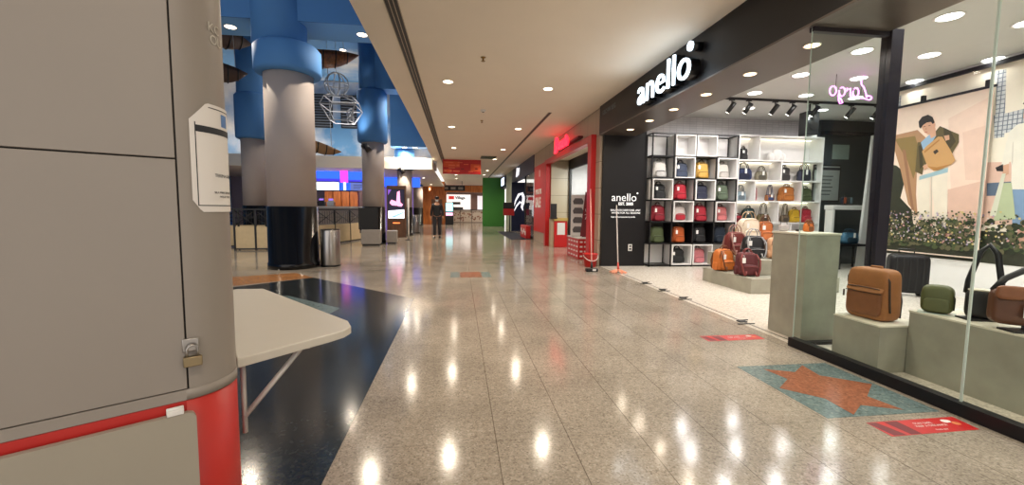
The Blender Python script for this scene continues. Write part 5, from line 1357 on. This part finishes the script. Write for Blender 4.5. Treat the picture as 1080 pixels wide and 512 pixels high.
# reflection of a pink neon script in the glass, built as reversed tubes
t = thing('neon_reflection', 'reflection of a pink neon script sign, built as reversed letters in the shop', 'neon reflection', (0, 0, 0))
m_neon = mat('neon_pink', (250, 130, 240), emit=2.4)
def neon(pts, name='tube'):
    MB(m_neon).tube([(5.72 + 0.76 * (1 - u) , 6.0, 3.04 + 0.34 * v) for u, v in pts], 0.0095, 8).build(name, None, t)
def loop(cx, cz, rx, rz, a0, a1, n=14): return [(cx + rx * math.cos(a0 + (a1 - a0) * i / n), cz + rz * math.sin(a0 + (a1 - a0) * i / n)) for i in range(n + 1)]
neon(loop(0.20, 0.78, 0.06, 0.22, 1.9, -1.6, 12) + [(0.14, 0.30), (0.11, 0.08)] + loop(0.05, 0.06, 0.06, 0.09, 0.2, 5.4, 10) + [(0.16, 0.02), (0.28, 0.04)])
neon(loop(0.37, 0.28, 0.065, 0.20, 0.9, 6.6, 14) + [(0.44, 0.10), (0.48, 0.10)])
neon([(0.49, 0.08), (0.50, 0.46), (0.53, 0.40), (0.58, 0.44), (0.58, 0.32)])
neon(loop(0.69, 0.28, 0.07, 0.20, 0.9, 6.6, 14) + [(0.755, -0.1), (0.72, -0.26), (0.66, -0.22), (0.70, -0.08), (0.78, 0.1)])
neon(loop(0.90, 0.30, 0.075, 0.21, 0, 2 * PI, 16))
b = MB(m_black_metal)
for x in (5.85, 6.3): b.cyl((x, 6.01, 3.12), (x, 6.01, 3.4), 0.004, seg=6)
b.build('hanging_wire', None, t)

# shutter floor latches, floor stickers
for i, y in enumerate((6.77, 6.14, 5.53, 4.27)):
    t = thing('floor_latch', 'black shutter latch on the shop threshold, %s from the black panel' % ['first', 'second', 'third', 'fourth, nearest the plinth'][i], 'floor latch', (3.19, y, 0.004), 0.0, 'latches on the shop threshold')
    MB(m_black_metal).box(-0.06, 0.03, -0.035, 0.035, 0, 0.012, bev=0.003).build('plate', None, t)
    MB(m_black_metal).box(-0.13, 0.07, -0.10, -0.085, 0, 0.008).box(-0.02, 0.10, 0.05, 0.062, 0, 0.008).build('bar', None, t)
for i, (pts, l) in enumerate((([(2.405, 2.105), (2.405, 1.955), (2.995, 1.965), (3.01, 2.112)], 'red floor sticker with white lines beside the star inlay, nearest the viewer'), ([(2.385, 3.815), (2.385, 3.655), (2.985, 3.665), (2.99, 3.815)], 'red floor sticker beyond the star, by the tall plinth'))):
    t = thing('floor_sticker', l, 'floor sticker', (0, 0, 0), 0, 'red stickers on the floor')
    b = MB(m_red).prism([(x, y, 0.0) for x, y in pts], (0, 0, 0.0012)); b.build('sheet', None, t)
    x0, y0 = pts[1]
    b = MB(m_maroon).poly([(x0 + 0.02, y0 + 0.005, 0.0016), (x0 + 0.10, y0 + 0.005, 0.0016), (x0 + 0.06, y0 + 0.145, 0.0016), (x0 + 0.0, y0 + 0.145, 0.0016)]).poly([(x0 + 0.13, y0 + 0.005, 0.0016), (x0 + 0.20, y0 + 0.005, 0.0016), (x0 + 0.20, y0 + 0.145, 0.0016), (x0 + 0.11, y0 + 0.145, 0.0016)])
    b.build('printed_figures', None, t)
    text_obj('printed_text', 'STAY SAFE', 0.026, m_paper, t, (x0 + 0.27, y0 + 0.10, 0.0018), 'Z', 0.0004)
    text_obj('printed_text', 'KEEP A DISTANCE', 0.026, m_paper, t, (x0 + 0.25, y0 + 0.070, 0.0018), 'Z', 0.0004)
    text_obj('printed_text', 'thank you', 0.020, m_paper, t, (x0 + 0.33, y0 + 0.030, 0.0018), 'Z', 0.0004)
    b = MB(m_paper).poly([(x0 + 0.50 + 0.03 * math.cos(a), y0 + 0.115 + 0.02 * math.sin(a), 0.0018) for a in [2 * PI * k / 10 for k in range(10)]]).use(mat('print_orange', (226, 132, 80), 0.5)).poly([(x0 + 0.535 + 0.025 * math.cos(a), y0 + 0.085 + 0.02 * math.sin(a), 0.0018) for a in [2 * PI * k / 10 for k in range(10)]])
    b.build('printed_logo', None, t)

# ================================================================== NEIGHBOURING SHOPS
t = thing('entrance_portal', 'glossy red frame round the next shop entrance', 'door frame', (0, 0, 0))
MB(m_red).box(2.96, 3.13, 9.25, 9.50, 0, 2.95, bev=0.006).build('jamb', None, t)
MB(m_red).box(2.96, 3.13, 14.18, 14.40, 0, 2.95, bev=0.006).build('jamb', None, t)
MB(m_red).box(2.96, 3.13, 9.50, 14.18, 2.80, 2.95, bev=0.006).build('lintel', None, t)
t = thing('script_sign', 'red glowing script sign above the red entrance frame', 'sign', (0, 0, 0))
m_rs = mat('red_lit', (255, 40, 60), emit=1.6)
text_obj('lettering', 'B', 0.62, m_rs, t, (2.92, 12.75, 2.98), '-X', 0.06, 0.02, shear=0.25)
text_obj('lettering', 'onaria', 0.42, m_rs, t, (2.92, 12.2, 3.02), '-X', 0.06, 0.02, shear=0.25, spacing=0.95)
b = MB(m_maroon).box(2.955, 3.08, 10.3, 12.7, 3.05, 3.10).build('backing_bar', None, t)
t = thing('shop_glazing', 'black framed glazing inside the red entrance', 'shop front', (3.78, 11.7, 0))
b = MB(m_black_metal).box(-0.03, 0.05, 2.30, 2.42, 0, 2.95).box(-0.03, 0.05, -2.35, 2.42, 2.62, 2.95).box(-0.03, 0.05, 0.2, 0.26, 0, 2.62)
b.build('frame', None, t)
MB(m_glass).box(0.0, 0.008, 0.26, 2.30, 0.05, 2.62).build('glass', None, t)
spot(t, (0.9, -0.6, 2.5), 110, COOL, 2.6, rot=(1.1, 0, 0))  # bare light without fixture, added to brighten the boutique
t = thing('dark_counter', 'dark display cabinet inside the red-framed shop', 'cabinet', (5.0, 12.6, 0))
MB(m_black).box(-0.4, 0.9, -0.9, 1.2, 0, 1.9).build('cabinet', None, t)
MB(m_dsteel).box(-0.42, -0.4, -0.8, 1.1, 1.2, 1.24).box(-0.42, -0.4, -0.8, 1.1, 0.6, 0.64).build('shelf_edge', None, t)
t = thing('sale_display', 'white shelf card with four dark bags pictured at the red entrance', 'display board', (3.13, 10.80, 0.55), -0.25)
b = MB(m_paper).box(-0.18, 0.20, 0, 0.03, 0, 1.10).use(mat('card_grey', (92, 88, 90), 0.6))
for k in range(4):
    z = 0.10 + k * 0.25
    b.prism([(-0.11, -0.004, z), (0.13, -0.004, z), (0.15, -0.004, z + 0.08), (0.10, -0.004, z + 0.16), (-0.08, -0.004, z + 0.16), (-0.13, -0.004, z + 0.08)], (0, 0.003, 0))
b.build('card', None, t)
MB(m_dsteel).box(-0.03, 0.03, 0.03, 0.06, 0.0, 0.9).box(-0.15, 0.15, 0.0, 0.12, 0.0, 0.01).build('stand', None, t)
t = thing('sale_standee', 'maroon leaning sale standee beside the red frame', 'standee', (3.30, 10.42, 0.55), -0.3)
R_ = Matrix.Rotation(0.10, 4, 'Y')
b = MB(m_maroon).box(-0.20, 0.22, 0, 0.03, 0, 1.15, R_); b.build('board', None, t)
o = text_obj('printed_text', 'UP TO', 0.10, m_paper, t, (-0.08, -0.004, 0.66), '-Y', 0.003); o = text_obj('printed_text', '70%', 0.19, m_paper, t, (-0.10, -0.004, 0.46), '-Y', 0.003)
o = text_obj('printed_text', 'SALE', 0.08, m_paper, t, (0.0, -0.004, 0.88), '-Y', 0.003)
MB(m_dsteel).box(-0.02, 0.02, 0.03, 0.06, 0.0, 1.0).box(-0.15, 0.15, 0.0, 0.12, 0.0, 0.012).build('stand', None, t)
t = thing('promo_table', 'red skirted promotion table with white print at the red entrance', 'table', (3.24, 10.40, 0), 0)
b = MB(m_red).box(-0.25, 0.25, -0.2, 0.9, 0, 0.52, bev=0.01); b.build('skirt', None, t)
b = MB(m_paper)
for r in range(4):
    for c in range(4):
        b.box(-0.21 + c * 0.11, -0.14 + c * 0.11, -0.204, -0.2, 0.06 + r * 0.12, 0.10 + r * 0.12)
        b.box(-0.254, -0.25, -0.15 + c * 0.25, 0.0 + c * 0.25, 0.06 + r * 0.12, 0.10 + r * 0.12)
b.build('printed_lines', None, t)
MB(m_white_pl).box(-0.26, 0.26, -0.21, 0.91, 0.52, 0.545).build('tabletop', None, t)
t = thing('red_podium', 'red podium with white notice before the cream tiled reveal', 'podium', (3.36, 13.7, 0), 0)
MB(m_red).box(-0.22, 0.22, -0.15, 0.25, 0, 0.88, bev=0.01).build('body', None, t)
MB(mat('podium_gold', (190, 160, 90), 0.4)).box(-0.24, 0.24, -0.17, 0.27, 0.88, 0.98).build('top', None, t)
MB(m_paper).box(-0.12, 0.14, -0.158, -0.15, 0.42, 0.82).build('notice', None, t)
t = thing('card_stand', 'dark brochure stand left of the red podium', 'stand', (3.12, 13.6, 0))
MB(mat('card_cream', (176, 152, 124), 0.5)).box(-0.09, 0.09, 0, 0.25, 0, 0.95).build('pedestal', None, t)
MB(m_dsteel).box(-0.10, 0.10, -0.03, 0.05, 1.0, 1.45).box(-0.11, 0.11, -0.08, 0.15, 0.95, 1.0).build('holder', None, t)
t = thing('sale_banner', 'tall red sale banner on the cream tiled wall', 'banner', (0, 0, 0))
MB(m_red).box(3.045, 3.074, 14.75, 16.9, 0.4, 2.95).build('board', None, t)
text_obj('printed_text', 'SALE', 0.52, m_paper, t, (3.04, 16.55, 1.35), '-X', 0.006, 0.02)
text_obj('printed_text', 'MORE 70%', 0.26, m_paper, t, (3.04, 16.55, 1.85), '-X', 0.006, 0.01)
MB(m_paper).box(3.039, 3.045, 15.7, 15.8, 2.5, 2.75).build('printed_mark', None, t)
# navy sport shop: swoosh mark, fascia mark, products
t = thing('sport_logo', 'white looped swirl mark on the navy panel', 'sign', (0, 0, 0))
m_lg = mat('white_logo', (236, 236, 240), emit=0.7)
b = MB(m_lg)
def band(pts, w):
    P = [Vector((p[0], p[1])) for p in pts]; out = []
    for i, p in enumerate(P):
        d_ = (P[min(i + 1, len(P) - 1)] - P[max(i - 1, 0)]).normalized(); nn = Vector((-d_.y, d_.x))
        out.append((p + nn * w[i], p - nn * w[i]))
    return out
def ribbon(pts, w):
    q = band(pts, w)
    for (a, a2), (c, c2) in zip(q[:-1], q[1:]):
        b.prism([(a.x, 23.99, a.y), (a2.x, 23.99, a2.y), (c2.x, 23.99, c2.y), (c.x, 23.99, c.y)], (0, -0.02, 0))
sw = [(3.13 + 0.62 * u, 1.05 + 1.15 * v) for u, v in ((0.0, 0.25), (0.2, 0.62), (0.5, 0.92), (0.8, 0.97), (0.95, 0.78), (0.90, 0.52), (0.78, 0.28), (0.9, 0.12))]
ribbon(sw, [0.015, 0.04, 0.07, 0.085, 0.085, 0.075, 0.06, 0.02])
sw = [(3.13 + 0.62 * u, 1.05 + 1.15 * v) for u, v in ((0.02, 0.05), (0.3, 0.36), (0.6, 0.55), (0.82, 0.48), (0.85, 0.35))]
ribbon(sw, [0.015, 0.04, 0.055, 0.04, 0.015])
b.build('mark', None, t)
t = thing('fascia_logo', 'white angular mark on the navy sport fascia', 'sign', (0, 0, 0))
b = MB(m_lg).prism([(3.04, 22.1, 2.95), (3.04, 21.3, 3.02), (3.04, 21.1, 3.35), (3.04, 21.5, 3.25), (3.04, 21.8, 3.42), (3.04, 21.95, 3.2)], (-0.05, 0, 0)); b.build('mark', None, t)
t = thing('fascia_sign', 'small white lit sign box on the farthest dark fascia', 'sign', (2.98, 28.4, 2.85))
MB(mat('sign_blue_white', (206, 222, 255), emit=1.4)).box(-0.04, 0.02, -0.9, 0.9, 0.0, 0.5).build('sign_face', None, t)
MB(m_black_metal).box(-0.03, 0.02, -1.0, 1.0, -0.06, 0.56).build('sign_frame', None, t)
t = thing('promo_stand', 'red and black promotion board on a pole in the far corridor', 'sign stand', (2.75, 22.6, 0))
MB(m_black_metal).cyl((0, 0, 0.02), (0, 0, 0.95), 0.03, seg=12).lathe((0, 0, 0), [(0.2, 0), (0.2, 0.02), (0.05, 0.03)], 20).build('pole', None, t)
MB(m_red).box(-0.36, 0.24, -0.03, 0.03, 0.92, 1.28).build('red_board', None, t)
MB(m_black_metal).box(-0.36, 0.24, -0.03, 0.03, 1.28, 1.62).build('black_board', None, t)
for i, (y, rgb) in enumerate(((17.5, (70, 110, 170)), (18.0, (190, 190, 196)), (18.5, (60, 70, 90)), (19.0, (90, 150, 190)))):
    t = thing('display_figure', ['headless mannequin in blue shirt behind the sport window', 'headless mannequin in white shirt behind the sport window', 'headless mannequin in dark shirt behind the sport window', 'headless mannequin in sky blue shirt behind the sport window'][i], 'mannequin', (3.45, y, 0), 0, 'mannequins in the sport window')
    MB(bagmat(rgb)).soft((0, 0, 0.85), 0.22, 0.40, 0.62, 3.0, -0.1, -0.15).build('shirt', None, t)
    MB(m_ink).soft((0, 0, 0.10), 0.18, 0.30, 0.80, 4.0, -0.1).build('trousers', None, t)
    MB(m_steel).cyl((0, 0, 0), (0, 0, 0.12), 0.12, 0.02, 16).cyl((0, 0, 1.45), (0, 0, 1.56), 0.045, seg=12).build('stand', None, t)
t = thing('shoe_wall', 'lit product shelf with red and orange goods inside the sport shop', 'shelf', (5.3, 18.3, 0))
MB(mat('shoe_wall_board', (170, 150, 140), 0.5)).box(0, 0.05, -1.2, 1.5, 0.2, 2.7).build('backboard', None, t)
b = MB(bagmat((180, 60, 40)))
for r in range(4):
    for c in range(5):
        b.use(bagmat(((180, 60, 40), (60, 80, 130), (210, 130, 60))[(r + c) % 3])); b.soft((-0.12, -1.0 + c * 0.5, 0.55 + r * 0.5), 0.14, 0.32, 0.14, 3, 0.2)
b.build('goods', None, t)['kind'] = 'stuff'
MB(m_shop_white).box(-0.25, 0, -1.2, 1.5, 0.52, 0.55).box(-0.25, 0, -1.2, 1.5, 1.02, 1.05).box(-0.25, 0, -1.2, 1.5, 1.52, 1.55).box(-0.25, 0, -1.2, 1.5, 2.02, 2.05).build('shelf_board', None, t)
t = thing('promo_bin', 'low red and white promotion bin under the sport window', 'bin', (2.93, 18.4, 0))
MB(m_red).box(-0.10, 0.10, -0.9, 0.7, 0, 0.55, bev=0.01).build('body', None, t)
b = MB(m_paper)
for k in range(4): b.box(-0.106, -0.10, -0.8 + k * 0.38, -0.55 + k * 0.38, 0.15 + 0.1 * (k % 2), 0.32 + 0.1 * (k % 2))
b.build('printed_lines', None, t)
t = thing('door_mat', 'dark mat on the floor before the navy sport shop', 'mat', (2.55, 20.0, 0))
MB(mat('mat_navy', (24, 28, 44), 0.8)).box(-0.40, 0.42, -2.9, 3.2, 0.0, 0.012, bev=0.003).build('pile', None, t)
MB(m_black_metal).box(-0.43, 0.45, -2.93, 3.23, 0.0, 0.006).build('edge', None, t)

# cleaning things by the black panel
t = thing('mop', 'mop with pale handle and orange strands leaning on the black panel', 'mop', (3.15, 7.95, 0))
m_pole = mat('mop_pole', (206, 196, 190), 0.4)
MB(m_pole).tube([(0.02, 0.02, 0.05), (0.30, 0.93, 1.36)], 0.012, 8).build('handle', None, t)
m_mop = mat('mop_orange', (232, 156, 126), 0.85, noise=0.2)
b = MB(m_mop); rr = random.Random(4)
for k in range(40):
    a = rr.uniform(0, 2 * PI); L_ = rr.uniform(0.10, 0.19)
    b.tube([(0.02, 0.02, 0.07), (L_ * 0.5 * math.cos(a) + 0.02, L_ * 0.5 * math.sin(a) + 0.02, 0.045), (L_ * math.cos(a + 0.2), L_ * math.sin(a + 0.2), 0.010)], 0.010, 5)
b.build('mop_head', None, t)
MB(mat('mop_clip', (190, 70, 60), 0.4)).cyl((0.02, 0.02, 0.06), (0.05, 0.11, 0.19), 0.026, 0.016, 12).build('clip', None, t)
t = thing('floor_scrubber', 'long-handled floor scrubber with black head leaning on the red frame', 'broom', (2.66, 8.15, 0))
MB(mat('pink_pole', (222, 170, 160), 0.4)).tube([(0.02, 0.0, 0.06), (0.30, 1.07, 1.72)], 0.013, 8).build('handle', None, t)
MB(m_black_metal).box(-0.10, 0.14, -0.06, 0.06, 0.0, 0.07, bev=0.015).cyl((0.02, 0, 0.06), (0.045, 0.09, 0.19), 0.028, 0.016, 12).build('scrub_head', None, t)
MB(m_white_pl).box(0.02, 0.09, -0.064, -0.058, 0.02, 0.06).build('label_patch', None, t)
t = thing('bucket', 'red plastic bucket with pale handle at the foot of the red frame', 'bucket', (2.89, 8.90, 0))
MB(mat('bucket_red', (206, 40, 34), 0.4)).lathe((0, 0, 0), [(0.125, 0.0), (0.16, 0.27), (0.17, 0.275), (0.17, 0.29), (0.155, 0.29), (0.12, 0.02)], 28).build('pail', None, t)
MB(m_white_pl).tube([(-0.165, 0, 0.26)] + [(0.165 * math.cos(a), -0.17 * math.sin(a) * 0.9, 0.26 - 0.12 * math.sin(a)) for a in [PI - PI * i / 12 for i in range(1, 12)]] + [(0.165, 0, 0.26)], 0.008, 6).build('handle', None, t)
